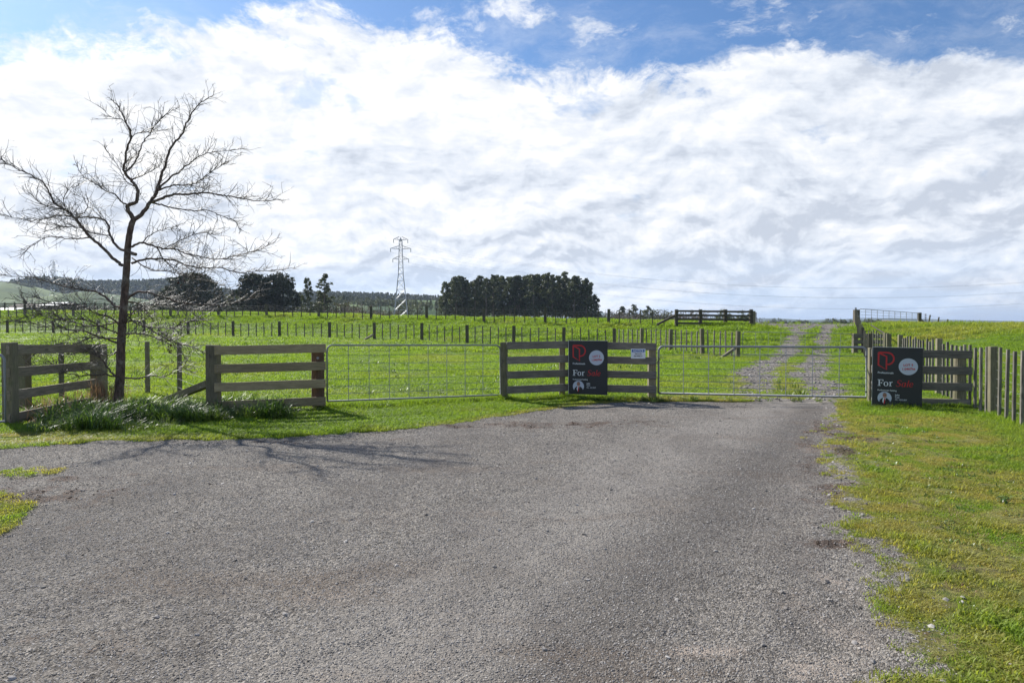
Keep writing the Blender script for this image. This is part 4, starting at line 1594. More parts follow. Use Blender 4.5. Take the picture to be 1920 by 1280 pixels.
def grow(p, d, L, r, order):
    n = 4 if order < 2 else 3
    pts = [p]
    cur = Vector(p)
    dd = Vector(d)
    bend = Vector(nrg.normal(0, .16, 3)) + Vector((0, 0, .07))
    for i in range(n):
        dd = (dd + bend + Vector(nrg.normal(0, .13, 3))).normalized()
        cur = cur + dd * (L / n)
        pts.append(cur.copy())
    add_twig(pts, r, r * .45)
    if order > 0:
        k = max(1, int(L / (.10 if order == 2 else .12)))
        for j in range(k):
            if nrg.random() < .15:
                continue
            f = (j + .3 + .6 * nrg.random()) / k
            idx = min(int(f * n), n - 1)
            q = pts[idx].lerp(pts[idx + 1], f * n - idx)
            ax = (pts[idx + 1] - pts[idx]).normalized()
            side = Vector(nrg.normal(0, 1, 3))
            side = (side - ax * side.dot(ax)).normalized()
            nd = (ax * nrg.uniform(.45, .95) + side * nrg.uniform(.6, 1.0)).normalized()
            grow(q, nd, L * nrg.uniform(.3, .6) * (1.15 - f * .5), r * .7, order - 1)


for sm, rr in all_limb:
    n = len(sm)
    length = sum((sm[i + 1] - sm[i]).length for i in range(n - 1))
    low_ = sm[0].z < 2.7
    k = int(length / (.040 if low_ else .050))
    for j in range(k):
        f = (j + nrg.random()) / k
        if f < .12:
            continue
        idx = min(int(f * (n - 1)), n - 2)
        q = sm[idx].lerp(sm[idx + 1], f * (n - 1) - idx)
        ax = (sm[idx + 1] - sm[idx]).normalized()
        side = Vector(nrg.normal(0, 1, 3)) + Vector((0, 0, .25))
        side = (side - ax * side.dot(ax)).normalized()
        nd = (ax * nrg.uniform(.7, 1.2) + side * nrg.uniform(.5, 1.0)).normalized()
        L = nrg.uniform(.12, .55) * (1.15 - .45 * f)
        grow(q, nd, L, .0052, 1 if nrg.random() < .62 else 2)
    # long shoots running out beside the limb
    for j in range(int(length / (.2 if length > 1.2 else .4))):
        f = nrg.uniform(.35, .95)
        idx = min(int(f * (n - 1)), n - 2)
        ax = (sm[idx + 1] - sm[idx]).normalized()
        nd = (ax + Vector(nrg.normal(0, .30, 3)) + Vector((0, 0, -.05 if low_ else .08))).normalized()
        grow(sm[idx].copy(), nd, nrg.uniform(.35, .75) * (1.25 - .6 * f) * (1 if sm[idx].z < 4.3 else .7), .0058, 2)
    # tip shoots
    ax = (sm[-1] - sm[-3]).normalized()
    for q in range(3):
        grow(sm[-1 - q], (ax + Vector(nrg.normal(0, .25, 3))).normalized(), nrg.uniform(.08, .26), .003, 1)
me = fast_mesh('twigs', np.array([tuple(v) for v in TV]), np.array(TF_), M['twig'])
o = link('twigs', me, tree)
o['kind'] = 'stuff'
print('twig quads', len(TF_))
# the few dead leaves that still hang
mb = MB()
for k in range(26):
    cx, cy = ([(1135, 625), (1130, 640), (1150, 690), (1135, 605)][k % 4])
    c = at(*zb((cx + nrg.normal(0, 8), cy + nrg.normal(0, 14))), TY - .5) - tl0
    u = Vector(nrg.normal(0, 1, 3)).normalized() * .028
    v = Vector(nrg.normal(0, 1, 3)).normalized() * .02
    mb.add([c - u, c + v, c + u, c - v], [(0, 1, 2, 3)])
for k in range(8):
    c = at(*zb((1230 + nrg.normal(0, 40), 175 + nrg.normal(0, 15))), TY) - tl0
    u = Vector(nrg.normal(0, 1, 3)).normalized() * .025
    v = Vector(nrg.normal(0, 1, 3)).normalized() * .02
    mb.add([c - u, c + v, c + u, c - v], [(0, 1, 2, 3)])
o = mb.build('dead_leaves', M['deadleaf'], tree)
o['kind'] = 'stuff'


# ================================================================== far trees
ONES = 'first second third fourth fifth sixth seventh eighth ninth tenth eleventh twelfth thirteenth fourteenth fifteenth sixteenth seventeenth eighteenth nineteenth'.split()
TENS = {2: 'twenty', 3: 'thirty'}


def nth(i):
    n_ = i + 1
    if n_ < 20:
        return ONES[n_ - 1]
    t_, o_ = divmod(n_, 10)
    return {2: 'twentieth', 3: 'thirtieth'}[t_] if o_ == 0 else TENS[t_] + '-' + ONES[o_ - 1]


def leaf_cloud(centres, radii, per, size, flat_=0.6, seed=1):
    """small random leaf-clump faces in blobs round the centres"""
    g = np.random.default_rng(seed)
    c = np.repeat(np.asarray(centres, float), per, 0)
    r = np.repeat(np.asarray(radii, float), per, 0)
    d = g.normal(0, 1, c.shape)
    d /= np.linalg.norm(d, axis=1, keepdims=True)
    rad = g.random((len(c), 1)) ** .45
    p = c + d * rad * r[:, None] * np.array([1, 1, flat_])
    u = g.normal(0, 1, p.shape)
    u /= np.linalg.norm(u, axis=1, keepdims=True)
    w = g.normal(0, 1, p.shape)
    w -= u * (w * u).sum(1, keepdims=True)
    w /= np.linalg.norm(w, axis=1, keepdims=True)
    s = size * g.uniform(.5, 1.3, (len(p), 1))
    v = np.stack([p - u * s, p - w * s * .55, p + u * s, p + w * s * .6], 1).reshape(-1, 3)
    q = np.arange(len(v)).reshape(-1, 4)
    return v, q


def make_tree(kind, H, seed, name, material):
    """returns (trunk mesh, crown mesh); origin at the foot"""
    g = np.random.default_rng(seed)
    mb = MB()
    lean = g.normal(0, .02, 2)
    top = Vector((lean[0] * H, lean[1] * H, H * .93))
    mb.tube([(0, 0, -1), top * .35, top * .7, top], [H * .018, H * .014, H * .009, H * .003], 6)
    cs, rs = [], []
    if kind == 'pine':              # tall clean stem, uneven crown in the upper half
        z0 = H * g.uniform(.30, .50)
        n = 52
        for i in range(n):
            f = (i + g.random()) / n
            z = z0 + (H - z0) * f
            wid = H * .16 * (1 - f) ** .68 * (.5 + .75 * min(1, f * 2.6 + .2)) + .12
            a = g.uniform(0, 6.283)
            rr = wid * g.uniform(.25, 1.05)
            c = (math.cos(a) * rr + top.x * f, math.sin(a) * rr + top.y * f, z)
            cs.append(c)
            rs.append(H * .045 * g.uniform(.7, 1.4) * (1.15 - .5 * f))
            if i % 2 == 0:
                mb.tube([(top.x * f, top.y * f, z - H * .03), c], [H * .004, H * .002], 3)
        for i in range(7):          # dead lower limbs
            a = g.uniform(0, 6.283)
            z = g.uniform(.1, .5) * H
            mb.tube([(0, 0, z), (math.cos(a) * H * .07, math.sin(a) * H * .07, z + H * .02)], [H * .003, H * .001], 3)
        v, q = leaf_cloud(cs, rs, 46, H * .017, .6, seed)
    elif kind == 'pine_low':        # crown to the ground
        n = 80
        for i in range(n):
            f = (i + g.random()) / n
            z = H * (.03 + .95 * f)
            wid = H * .20 * (1 - f) ** .6 + .3
            a = g.uniform(0, 6.283)
            rr = wid * math.sqrt(g.random())
            cs.append((math.cos(a) * rr, math.sin(a) * rr, z))
            rs.append(H * .055 * g.uniform(.7, 1.4) * (1.2 - .6 * f))
        v, q = leaf_cloud(cs, rs, 46, H * .018, .7, seed)
    elif kind == 'dome':            # broad cypress, dense to the ground, layered top
        n = 230
        for i in range(n):
            f = g.random() ** .8
            z = H * (.04 + .88 * f)
            wid = H * .56 * math.sqrt(max(0.02, 1 - (max(0, f - .25) / .78) ** 2.2))
            a = g.uniform(0, 6.283)
            rr = wid * g.random() ** .4
            cs.append((math.cos(a) * rr, math.sin(a) * rr, z + g.normal(0, .03) * H))
            rs.append(H * .095 * g.uniform(.6, 1.3))
        v, q = leaf_cloud(cs, rs, 60, H * .026, .5, seed)
    elif kind == 'round':
        n = 60
        for i in range(n):
            a, b = g.uniform(0, 6.283), g.uniform(-.6, 1)
            rr = g.random() ** .4
            cs.append((math.cos(a) * H * .46 * rr * math.sqrt(1 - b * b * .8), math.sin(a) * H * .46 * rr * math.sqrt(1 - b * b * .8), H * (.48 + .40 * b * rr)))
            rs.append(H * .11 * g.uniform(.6, 1.3))
        v, q = leaf_cloud(cs, rs, 40, H * .028, .7, seed)
    else:                           # bare: thin haze of branches
        n = 70
        for i in range(n):
            a, b = g.uniform(0, 6.283), g.uniform(-.5, 1)
            rr = g.random() ** .5
            c = (math.cos(a) * H * .42 * rr, math.sin(a) * H * .42 * rr, H * (.5 + .42 * b * rr))
            cs.append(c)
            rs.append(H * .10)
            mb.tube([(0, 0, H * .22), (c[0] * .5, c[1] * .5, (c[2] + H * .2) * .5), c], [H * .008, H * .005, H * .002], 3)
        v, q = leaf_cloud(cs, rs, 20, H * .020, .9, seed)
    return mb.mesh('trunk', M['trunkfar']), fast_mesh('crown', v, q, material)


def tree_proto(kind, seed, material, H=10.0):
    return make_tree(kind, H, seed, kind, material)


def plant(name, proto, px, base_Y, top_py, label, group=None, cat='tree', H0=10.0, wide=1.0, base_z=None):
    Y = base_Y
    top = at(px, top_py, Y)
    X = (px - 960) / F * Y
    z = gz(X, Y) if base_z is None else base_z
    s = (top.z - z) / H0
    t = thing(name, (X, Y, z), label, cat, group, random.uniform(0, 6.28))
    t.scale = (s * wide, s * wide, s)
    link('trunk', proto[0], t)
    link('crown', proto[1], t)
    return t


PI = [tree_proto('pine', 100 + i, M['pine']) for i in range(7)]
PL = [tree_proto('pine_low', 200 + i, M['pine']) for i in range(3)]
DM = [tree_proto('dome', 300 + i, M['macro']) for i in range(3)]
RD = [tree_proto('round', 400 + i, M['pine']) for i in range(3)]
RO = [tree_proto('round', 410 + i, M['olive']) for i in range(2)]
BR = [tree_proto('bare', 420 + i, M['bare']) for i in range(3)]

plant('cypress_tree', DM[0], 362, 170, 508, 'broad dark cypress behind the tips of the bare tree, left of the others', wide=1.0)
plant('cypress_tree', DM[1], 480, 160, 513, 'broad dark cypress on the bank line, left of the flat-topped one', wide=.85)
plant('cypress_tree', DM[2], 522, 163, 511, 'flat-topped dark cypress just left of the pair of slim pines', wide=.72)
plant('pine_tree', PL[0], 577, 150, 520, 'slim dark pine, left one of the pair beside the cypresses', wide=.78)
plant('pine_tree', PI[0], 607, 152, 514, 'taller ragged pine, right one of the pair beside the cypresses', wide=1.1)
plant('pine_tree', PL[1], 600, 155, 545, 'low bushy pine at the foot of the ragged pine', wide=1.1)
plant('cypress_tree', RD[0], 330, 185, 534, 'rounded dark tree crowding the left side of the broad cypress', wide=1.2)
plant('cypress_tree', RD[1], 432, 190, 545, 'low dark tree filling the gap between the broad cypresses', wide=1.3)
shr = [(628, 563, 'bare'), (646, 560, 'olive'), (664, 571, 'bare'), (678, 566, 'bare'), (694, 574, 'bare'), (712, 576, 'olive'), (728, 579, 'bare'), (590, 572, 'olive'), (566, 572, 'olive')]
shr.sort()
for i, (c, tpy, k) in enumerate(shr):
    pr = BR[i % 3] if k == 'bare' else RO[i % 2]
    plant('shrub', pr, c, 150 + 3 * (i % 4), tpy, nth(i) + ' low shrub from the left in the row between the cypresses and the pylon', 'shrubs left of the pylon', 'shrub', wide=1.25)
plant('bush', RD[2], 772, 345, 556, 'dark rounded tree behind the foot of the pylon', wide=1.0)
plant('bush', RD[0], 748, 350, 566, 'lower dark tree left of the rounded one behind the pylon', wide=1.1)
# distant tree line behind the pylon
g = random.Random(11)
for i in range(34):
    c = 618 + i * 6.6 + g.uniform(-2, 2)
    tpy = float(np.interp(c, [618, 640, 660, 700, 760, 830], [551, 549, 553, 556, 557, 559])) + g.uniform(-2.5, 3)
    pr = g.choice([PI[1], PI[2], RD[1], RD[2], PL[2]])
    plant('distant_tree', pr, c, 480 + g.uniform(-30, 30), tpy + 2, nth(i) + ' tiny skyline tree from the left, between the slim pines and the dense stand', 'distant trees behind the pylon', wide=1.2,
          base_z=at(c, 582, 480).z)
# the dense pine stand
edge_l = 'outermost pine at the left end of the dense pine stand'
edge_r = 'lower spreading pine at the right end of the dense pine stand'
cols_ = np.linspace(838, 1106, 36)
for i, c in enumerate(cols_):
    tpy = float(np.interp(c, [830, 845, 880, 910, 930, 1000, 1040, 1065, 1085, 1100, 1112], [526, 519, 522, 519, 513, 514, 511, 512, 516, 523, 535])) + g.uniform(-2.5, 8.0)
    plant('pine_tree', (PL[i % 3] if i in (0, 1, 33, 34, 35) else PI[i % 7]), c + g.uniform(-3, 3), 238 + g.uniform(-6, 8), tpy,
          edge_l if i == 0 else nth(i) + ' pine from the left along the front of the dense stand', None if i == 0 else 'front pines of the dense stand', wide=1.02 if i not in (0, 35) else .85)
for i in range(18):
    c = 850 + i * 14.4 + g.uniform(-3, 3)
    tpy = float(np.interp(c, [830, 845, 880, 910, 930, 1000, 1040, 1065, 1085, 1112], [528, 524, 526, 523, 518, 517, 517, 518, 522, 540])) + g.uniform(0, 5)
    plant('pine_tree', PI[(i * 3) % 7], c, 258 + g.uniform(-6, 12), tpy, nth(i) + ' half hidden pine from the left in the back of the dense stand', 'back pines of the dense stand', wide=.95)
plant('pine_tree', PL[1], 1116, 240, 553, edge_r, wide=1.2)
plant('pine_tree', PL[2], 832, 236, 552, 'low bushy pine hanging out at the left foot of the dense stand', wide=.8)
# brown and dark trees right of the stand
rt = [(1136, 577, 'b'), (1150, 582, 'b'), (1163, 575, 'd'), (1175, 576, 'b'), (1187, 571, 'd'), (1200, 576, 'b'), (1213, 574, 'd'), (1226, 574, 'd'), (1240, 577, 'b'), (1254, 579, 'b'),
      (1268, 582, 'b'), (1283, 585, 'b'), (1298, 586, 'b'), (1325, 588, 'b'), (1340, 587, 'b'), (1375, 588, 'b'), (1390, 587, 'b'), (1425, 593, 'b'), (1438, 597, 'b')]
cnt_ = {'b': 0, 'd': 0}
for i, (c, tpy, k) in enumerate(rt):
    cnt_[k] += 1
    pr = BR[i % 3] if k == 'b' else (RD[i % 3] if i % 2 else PI[i % 7])
    plant('hedgerow_tree', pr, c, 300 + 10 * (i % 3), tpy, nth(cnt_[k] - 1) + (' grey-brown leafless tree' if k == 'b' else ' dark evergreen tree') + ' from the left behind the crest fences',
          ('leafless trees' if k == 'b' else 'evergreen trees') + ' behind the crest fences', wide=1.5)
plant('round_tree', BR[0], 1310, 150, 574.5, 'thin-crowned tree rising over the left bay of the dark crest fence', wide=.9)
plant('round_tree', RD[0], 1358, 150, 573, 'dark pointed tree rising over the middle of the dark crest fence', wide=.9)
plant('round_tree', RD[1], 1397, 150, 575.5, 'small dark round tree rising over the right bay of the dark crest fence', wide=.8)
for i, (c, tpy, Y, w, lab) in enumerate([(1458, 593, 700, 1.3, 'tiny far tree left of the track brow'), (1472, 597, 700, 1.6, 'low far tree at the left of the track brow'),
                                         (1499, 594, 420, 1.6, 'small round dark tree standing alone over the brow of the track'),
                                         (1550, 597, 430, 1.5, 'low dark tree at the left end of the clump right of the track brow'), (1563, 593, 430, 1.6, 'rounded dark tree in the clump right of the track brow'),
                                         (1577, 593, 430, 1.6, 'second rounded dark tree in the clump right of the track brow'), (1592, 595, 430, 1.5, 'dark tree at the right end of the clump beside the crest gate post'),
                                         (1621, 593, 330, 1.3, 'dark tree seen through the left end of the crest mesh gate'), (1634, 591, 330, 1.4, 'taller dark tree seen through the crest mesh gate')]):
    plant('far_tree', RD[i % 3], c, Y, tpy, lab, wide=w * .9)
# low far bushes along the horizon
for i in range(16):
    c = 1432 + i * 15.5 + g.uniform(-4, 4)
    plant('distant_tree', RD[i % 3], c, 900 + g.uniform(0, 300), 601.5 + g.uniform(-1.5, 1.5), nth(i) + ' tiny distant tree from the left beyond the brow of the track', 'distant trees beyond the brow', wide=2.2)


# forest on the left hills: too many to count
def gn_instances(name, pts, rots, scls, idxs, protos, tints=None, parent=None, kind='stuff'):
    """one object whose geometry nodes set a plant or stone on every vertex"""
    me = bpy.data.meshes.new(name)
    me.vertices.add(len(pts))
    me.vertices.foreach_set('co', np.asarray(pts, np.float32).ravel())
    a = me.attributes.new('rot', 'FLOAT_VECTOR', 'POINT')
    a.data.foreach_set('vector', np.asarray(rots, np.float32).ravel())
    a = me.attributes.new('scl', 'FLOAT_VECTOR', 'POINT')
    a.data.foreach_set('vector', np.asarray(scls, np.float32).ravel())
    a = me.attributes.new('idx', 'INT', 'POINT')
    a.data.foreach_set('value', np.asarray(idxs, np.int32))
    if tints is not None:
        a = me.attributes.new('tint', 'FLOAT', 'POINT')
        a.data.foreach_set('value', np.asarray(tints, np.float32))
    o = link(name, me, parent)
    coll = bpy.data.collections.new(name + '_pieces')
    for i, pm in enumerate(protos):
        po = bpy.data.objects.new('%s_piece_%02d' % (name, i), pm)
        coll.objects.link(po)
    ng = bpy.data.node_groups.new(name, 'GeometryNodeTree')
    ng.interface.new_socket('Geometry', in_out='INPUT', socket_type='NodeSocketGeometry')
    ng.interface.new_socket('Geometry', in_out='OUTPUT', socket_type='NodeSocketGeometry')
    N = ng.nodes
    gi, go = N.new('NodeGroupInput'), N.new('NodeGroupOutput')
    ip = N.new('GeometryNodeInstanceOnPoints')
    ci = N.new('GeometryNodeCollectionInfo')
    ci.inputs[0].default_value = coll
    ci.inputs['Separate Children'].default_value = True
    ci.inputs['Reset Children'].default_value = True

    def attr(nm, dt):
        q = N.new('GeometryNodeInputNamedAttribute')
        q.data_type = dt
        q.inputs[0].default_value = nm
        return q.outputs[0]
    L = ng.links
    L.new(gi.outputs[0], ip.inputs['Points'])
    L.new(ci.outputs[0], ip.inputs['Instance'])
    ip.inputs['Pick Instance'].default_value = True
    L.new(attr('idx', 'INT'), ip.inputs['Instance Index'])
    er = N.new('FunctionNodeEulerToRotation')
    L.new(attr('rot', 'FLOAT_VECTOR'), er.inputs[0])
    L.new(er.outputs[0], ip.inputs['Rotation'])
    L.new(attr('scl', 'FLOAT_VECTOR'), ip.inputs['Scale'])
    L.new(ip.outputs[0], go.inputs[0])
    md = o.modifiers.new('scatter', 'NODES')
    md.node_group = ng
    o['kind'] = kind
    return o


g2_ = np.random.default_rng(77)
bpy.context.view_layer.update()
fp = []
hills = [ob for ob in bpy.data.objects if ob.name.startswith('hill') and ob.data.materials[0] == M['hill_forest']]
for ob in hills:
    co = np.empty(len(ob.data.vertices) * 3, np.float32)
    ob.data.vertices.foreach_get('co', co)
    co = co.reshape(14, 160, 3)
    for k in range(5200):
        j = g2_.uniform(1.5, 8.0)
        i = g2_.uniform(0, 158)
        j0, i0 = int(j), int(i)
        fj, fi = j - j0, i - i0
        p = (co[j0, i0] * (1 - fj) + co[j0 + 1, i0] * fj) * (1 - fi) + (co[j0, i0 + 1] * (1 - fj) + co[j0 + 1, i0 + 1] * fj) * fi
        fp.append(p)
fp = np.array(fp)
n = len(fp)
rt_ = np.zeros((n, 3))
rt_[:, 2] = g2_.uniform(0, 6.28, n)
sc = np.repeat(g2_.uniform(.7, 1.15, (n, 1)), 3, 1)
small = []
for s in range(4):
    gg = np.random.default_rng(900 + s)
    cs = [(gg.normal(0, .9) * (1 - f), gg.normal(0, .9) * (1 - f), 9 * f) for f in np.linspace(.1, 1, 14)]
    v, q = leaf_cloud(cs, [1.7 * (1.1 - f * .7) for f in np.linspace(.1, 1, 14)], 9, .9, .9, s)
    small.append(fast_mesh('fir', v, q, M['pine']))
gn_instances('forest', fp, rt_, sc, g2_.integers(0, 4, n), small)
# scattered trees on the green hill's crest, far left
for i in range(12):
    c = -20 + i * 7.5 + g.uniform(-2, 2)
    plant('distant_tree', RD[i % 3], c, 700, float(np.interp(c, [-40, 35, 75], [521, 526, 536])) + g.uniform(-1.5, 2), nth(i) + ' small dark tree from the left on the green hilltop', 'trees on the far left hilltop',
          wide=1.6, base_z=at(c, 534, 700).z - 4)
# dark scrub between hill and crest on the left
for i in range(24):
    c = -15 + i * 15 + g.uniform(-5, 5)
    pr = g.choice([BR[0], BR[1], RD[1], RO[0], BR[2]])
    plant('shrub', pr, c, 200 + g.uniform(0, 60), 571 + g.uniform(-5, 6) - (6 if 225 < c < 330 else 0), nth(i) + ' clump of low scrub from the left behind the crest fence', 'scrub behind the crest fence at the left', 'shrub', wide=1.7)


# ================================================================== farm buildings behind the bank, far left
def shed(label, px0, px1, Y, eave_py, ridge_py, wall_m, roof_m, depth=9.0):
    X0, X1 = (px0 - 960) / F * Y, (px1 - 960) / F * Y
    ze, zr = at(0, eave_py, Y).z, at(0, ridge_py, Y + depth / 2).z
    zg = gz((X0 + X1) / 2, Y) - .3
    t = thing('farm_shed', ((X0 + X1) / 2, Y + depth / 2, zg), label, 'shed')
    Lx = X1 - X0
    MB().box(0, 0, (ze - zg) / 2, Lx, depth, ze - zg).build('wall', wall_m, t)
    h = ze - zg
    k = zr - zg
    for sgn in (-1, 1):
        v = [(-Lx / 2 - .4, sgn * (depth / 2 + .5), h - .08), (Lx / 2 + .4, sgn * (depth / 2 + .5), h - .08), (Lx / 2 + .4, 0, k), (-Lx / 2 - .4, 0, k)]
        v += [(a, b, c + .12) for a, b, c in v]
        MB().add(v, [(0, 1, 2, 3), (4, 5, 6, 7), (0, 1, 5, 4), (1, 2, 6, 5), (2, 3, 7, 6), (3, 0, 4, 7)]).build('roof', roof_m, t)
    nb = max(2, int(Lx / 4))
    for i in range(nb):
        MB().box(-Lx / 2 + (i + .5) * Lx / nb, -depth / 2 - .03, h * .42, Lx / nb * .62, .05, h * .7).build('door', M['board_dark'], t)
    return t


shed('long low shed with a glaring white roof at the left picture edge', -40, 24, 150, 581.5, 577.5, M['shed'], M['roof'], 9)
shed('small shed with a white roof strip seen through the bare tree, left of its trunk', 78, 104, 175, 572.5, 567.5, M['shed'], M['roof'], 10)
shed('long brown shed behind the crest fence, between the two white roofs', 20, 112, 190, 576, 570, M['shed'], M['shed'], 8)
t = thing('yard_rails', ((50 - 960) / F * 120, 120, gz((50 - 960) / F * 120, 120)), 'dark timber stock yard rails in front of the sheds at the far left', 'fence')
for k in range(3):
    bar_between('rail', at(-30, 569 + 3.6 * k, 120), at(215, 570.5 + 3.6 * k, 124), .16, .08, M['board_dark'], t)
for k in range(14):
    p = at(-30 + 18.8 * k, 567, 120 + .3 * k)
    g_z = gz(p.x, p.y)
    square_post('post', (p.x, p.y + .15, g_z), .18, .18, p.z - g_z, M['board_dark'], t)


# ================================================================== pylons and lines
def pylon(base, H, ang, label):
    """lattice tower with three pairs of arms"""
    t = thing('pylon', base, label, 'pylon', None, ang)

    def hw(z):                       # half width of the body
        f = z / H
        if f < .62:
            return H * (.088 - .103 * f)
        return H * max(.010, .0242 - .030 * (f - .62))
    r = H * .0024
    legs = [(sx, sy) for sx in (-1, 1) for sy in (-1, 1)]
    zs = [0, .13, .25, .36, .46, .55, .62, .68, .74, .80, .86, .92, .965]
    for sx, sy in legs:
        MB().tube([(sx * hw(z * H), sy * hw(z * H), z * H) for z in zs], r * 1.15, 4).build('leg', M['steel'], t)
    mb = MB()
    for a, b in zip(zs[:-1], zs[1:]):
        wa, wb = hw(a * H), hw(b * H)
        A, B = a * H, b * H
        for (p, q) in (((-1, -1), (1, -1)), ((1, -1), (1, 1)), ((1, 1), (-1, 1)), ((-1, 1), (-1, -1))):
            mb.tube([(p[0] * wa, p[1] * wa, A), (q[0] * wb, q[1] * wb, B)], r * .7, 3)
            mb.tube([(q[0] * wa, q[1] * wa, A), (p[0] * wb, p[1] * wb, B)], r * .7, 3)
            mb.tube([(p[0] * wb, p[1] * wb, B), (q[0] * wb, q[1] * wb, B)], r * .6, 3)
    mb.build('bracing', M['steel'], t)
    tips = []
    for z, L in ((.768, .080), (.875, .102), (.968, .072)):
        Z = z * H
        w = hw(Z)
        for s in (-1, 1):
            ar = MB()
            tip = (s * L * H, 0, Z + .004 * H)
            for sy in (-1, 1):
                ar.tube([(s * w, sy * w, Z), tip], r * .9, 3)
                ar.tube([(s * w, sy * w, Z + .030 * H), tip], r * .8, 3)
            for k in (.3, .6):
                ar.tube([(s * (w + (L * H - w) * k), -w * (1 - k), Z), (s * (w + (L * H - w) * k), 0, Z + .030 * H * (1 - k))], r * .6, 3)
            ar.build('cross_arm', M['steel'], t)
            MB().tube([tip, (tip[0], tip[1], Z - .033 * H)], r * 1.5, 6).build('insulator', M['glass_ins'], t)
            tips.append((tip[0], Z - .033 * H))
    MB().tube([(0, 0, .955 * H), (0, 0, H)], [hw(.965 * H), .02], 4).build('peak', M['steel'], t)
    return t, tips


pyA_Y = 330.0
XA = (752 - 960) / F * pyA_Y
zA0 = gz(XA, pyA_Y)
HA = at(752, 443.5, pyA_Y).z - zA0
angA = R(6)
pA, tipsA = pylon((XA, pyA_Y, zA0), HA, angA, 'tall steel lattice pylon with three pairs of arms, left of the dense pine stand')
pB_Y = 640.0
XB2 = (103 - 960) / F * pB_Y
zB2 = at(103, 560, pB_Y).z
HB = at(103, 487, pB_Y).z - zB2
pB, tipsB = pylon((XB2, pB_Y, zB2 - 8), HB + 8, R(-4), 'faint distant pylon on the hill, seen through the bare tree at the left')
CB_ = [XB2, pB_Y]
lines = thing('power_lines', (XA, pyA_Y, zA0), 'thin overhead power lines running from the tall pylon across the sky to the right', 'cables')
endB = Vector((290.0, 300.0, 0))
for (tx, tz) in tipsA:
    ax_ = XA + tx * math.cos(angA)
    ay_ = pyA_Y + tx * math.sin(angA)
    za_ = zA0 + tz
    bx_, by_, bz_ = endB.x + tx * .15, endB.y + tx * .9, za_ - 14.5
    pts = []
    for i in range(41):
        s = i / 40
        pts.append((ax_ + (bx_ - ax_) * s, ay_ + (by_ - ay_) * s, za_ + (bz_ - za_) * s - 4 * 14.6 * s * (1 - s)))
    wire_part(pts, .019, lines, 'cable', M['cable'], 4)
lines2 = thing('power_lines', (XB2, pB_Y, zB2), 'far power lines sagging down from the faint hill pylon behind the bare tree', 'cables')
for k, (tx, tz) in enumerate(tipsB):
    a_ = Vector((XB2 + tx, pB_Y, zB2 - 8 + tz))
    b_ = Vector((-95 + tx * 1.0, 300 , -8 + tz * .45))
    pts = []
    for i in range(31):
        s = i / 30
        p = a_.lerp(b_, s)
        p.z -= 4 * 16 * s * (1 - s)
        pts.append(p)
    wire_part(pts, .028, lines2, 'cable', M['cable'], 4)


# ================================================================== grass, stones, stalks
def tuft(seed, n, h, spread, w, lean=.5, material=None, name='tuft'):
    g = np.random.default_rng(seed)
    V, Q = [], []
    for i in range(n):
        a = g.uniform(0, 6.283)
        r = spread * math.sqrt(g.random())
        b = np.array([math.cos(a) * r, math.sin(a) * r, -0.01])
        hh = h * g.uniform(.45, 1.1)
        az_ = g.uniform(0, 6.283)
        ln = lean * g.uniform(.2, 1.3)
        dr = np.array([math.cos(az_), math.sin(az_), 0])
        sd = np.array([-math.sin(az_), math.cos(az_), 0])
        ww = w * g.uniform(.7, 1.3)
        p0 = b
        p1 = b + dr * hh * ln * .30 + np.array([0, 0, hh * .55])
        p2 = b + dr * hh * ln * 1.0 + np.array([0, 0, hh * (1 - .25 * ln)])
        k = len(V)
        V += [p0 - sd * ww / 2, p0 + sd * ww / 2, p1 + sd * ww * .45, p1 - sd * ww * .45, p2 + sd * ww * .08, p2 - sd * ww * .08]
        Q += [(k, k + 1, k + 2, k + 3), (k + 3, k + 2, k + 4, k + 5)]
    return fast_mesh(name, np.array(V), np.array(Q), material)


G = np.random.default_rng(12)


def scatter(area_fn, X0, X1, Y0, Y1, dens, keep):
    n = int((X1 - X0) * (Y1 - Y0) * dens)
    X = G.uniform(X0, X1, n)
    Y = G.uniform(Y0, Y1, n)
    k = keep(X, Y)
    return X[k], Y[k]


def surf_z(X, Y):
    """height of the ground sheet, same relief as the mesh"""
    z = ground_z(X, Y)
    return z


def do_grass(name, X, Y, protos, smin, smax, tint, zoff=0.0, hmul=None):
    n = len(X)
    Z = surf_z(X, Y) + zoff
    rot = np.zeros((n, 3))
    rot[:, 0] = G.normal(0, .08, n)
    rot[:, 1] = G.normal(0, .08, n)
    rot[:, 2] = G.uniform(0, 6.283, n)
    s = G.uniform(smin, smax, n)
    sc_ = np.stack([s, s, s * (hmul if hmul is not None else 1.0)], 1)
    print(name, n)
    return gn_instances(name, np.stack([X, Y, Z], 1), rot, sc_, G.integers(0, len(protos), n), protos, tint)


def in_view(X, Y, m=.06):
    return (np.abs(X) < (.75 + m) * Y + .8)


lawn = [tuft(i, 14, .055, .050, .0058, .9, M['grass'], 'lawn_tuft') for i in range(5)]
mossy = [tuft(20 + i, 18, .026, .045, .0055, 1.0, M['grass'], 'moss_tuft') for i in range(4)]
field_t = [tuft(40 + i, 18, .085, .10, .010, .8, M['grass'], 'field_tuft') for i in range(5)]
bank_t = [tuft(60 + i, 20, .17, .20, .020, .8, M['grass'], 'bank_tuft') for i in range(5)]
rank_t = [tuft(80 + i, 26, .30, .10, .012, 1.1, M['grass_dark'], 'rank_tuft') for i in range(5)]
rank_s = [tuft(90 + i, 18, .15, .07, .010, 1.0, M['grass_dark'], 'rank_tuft') for i in range(4)]


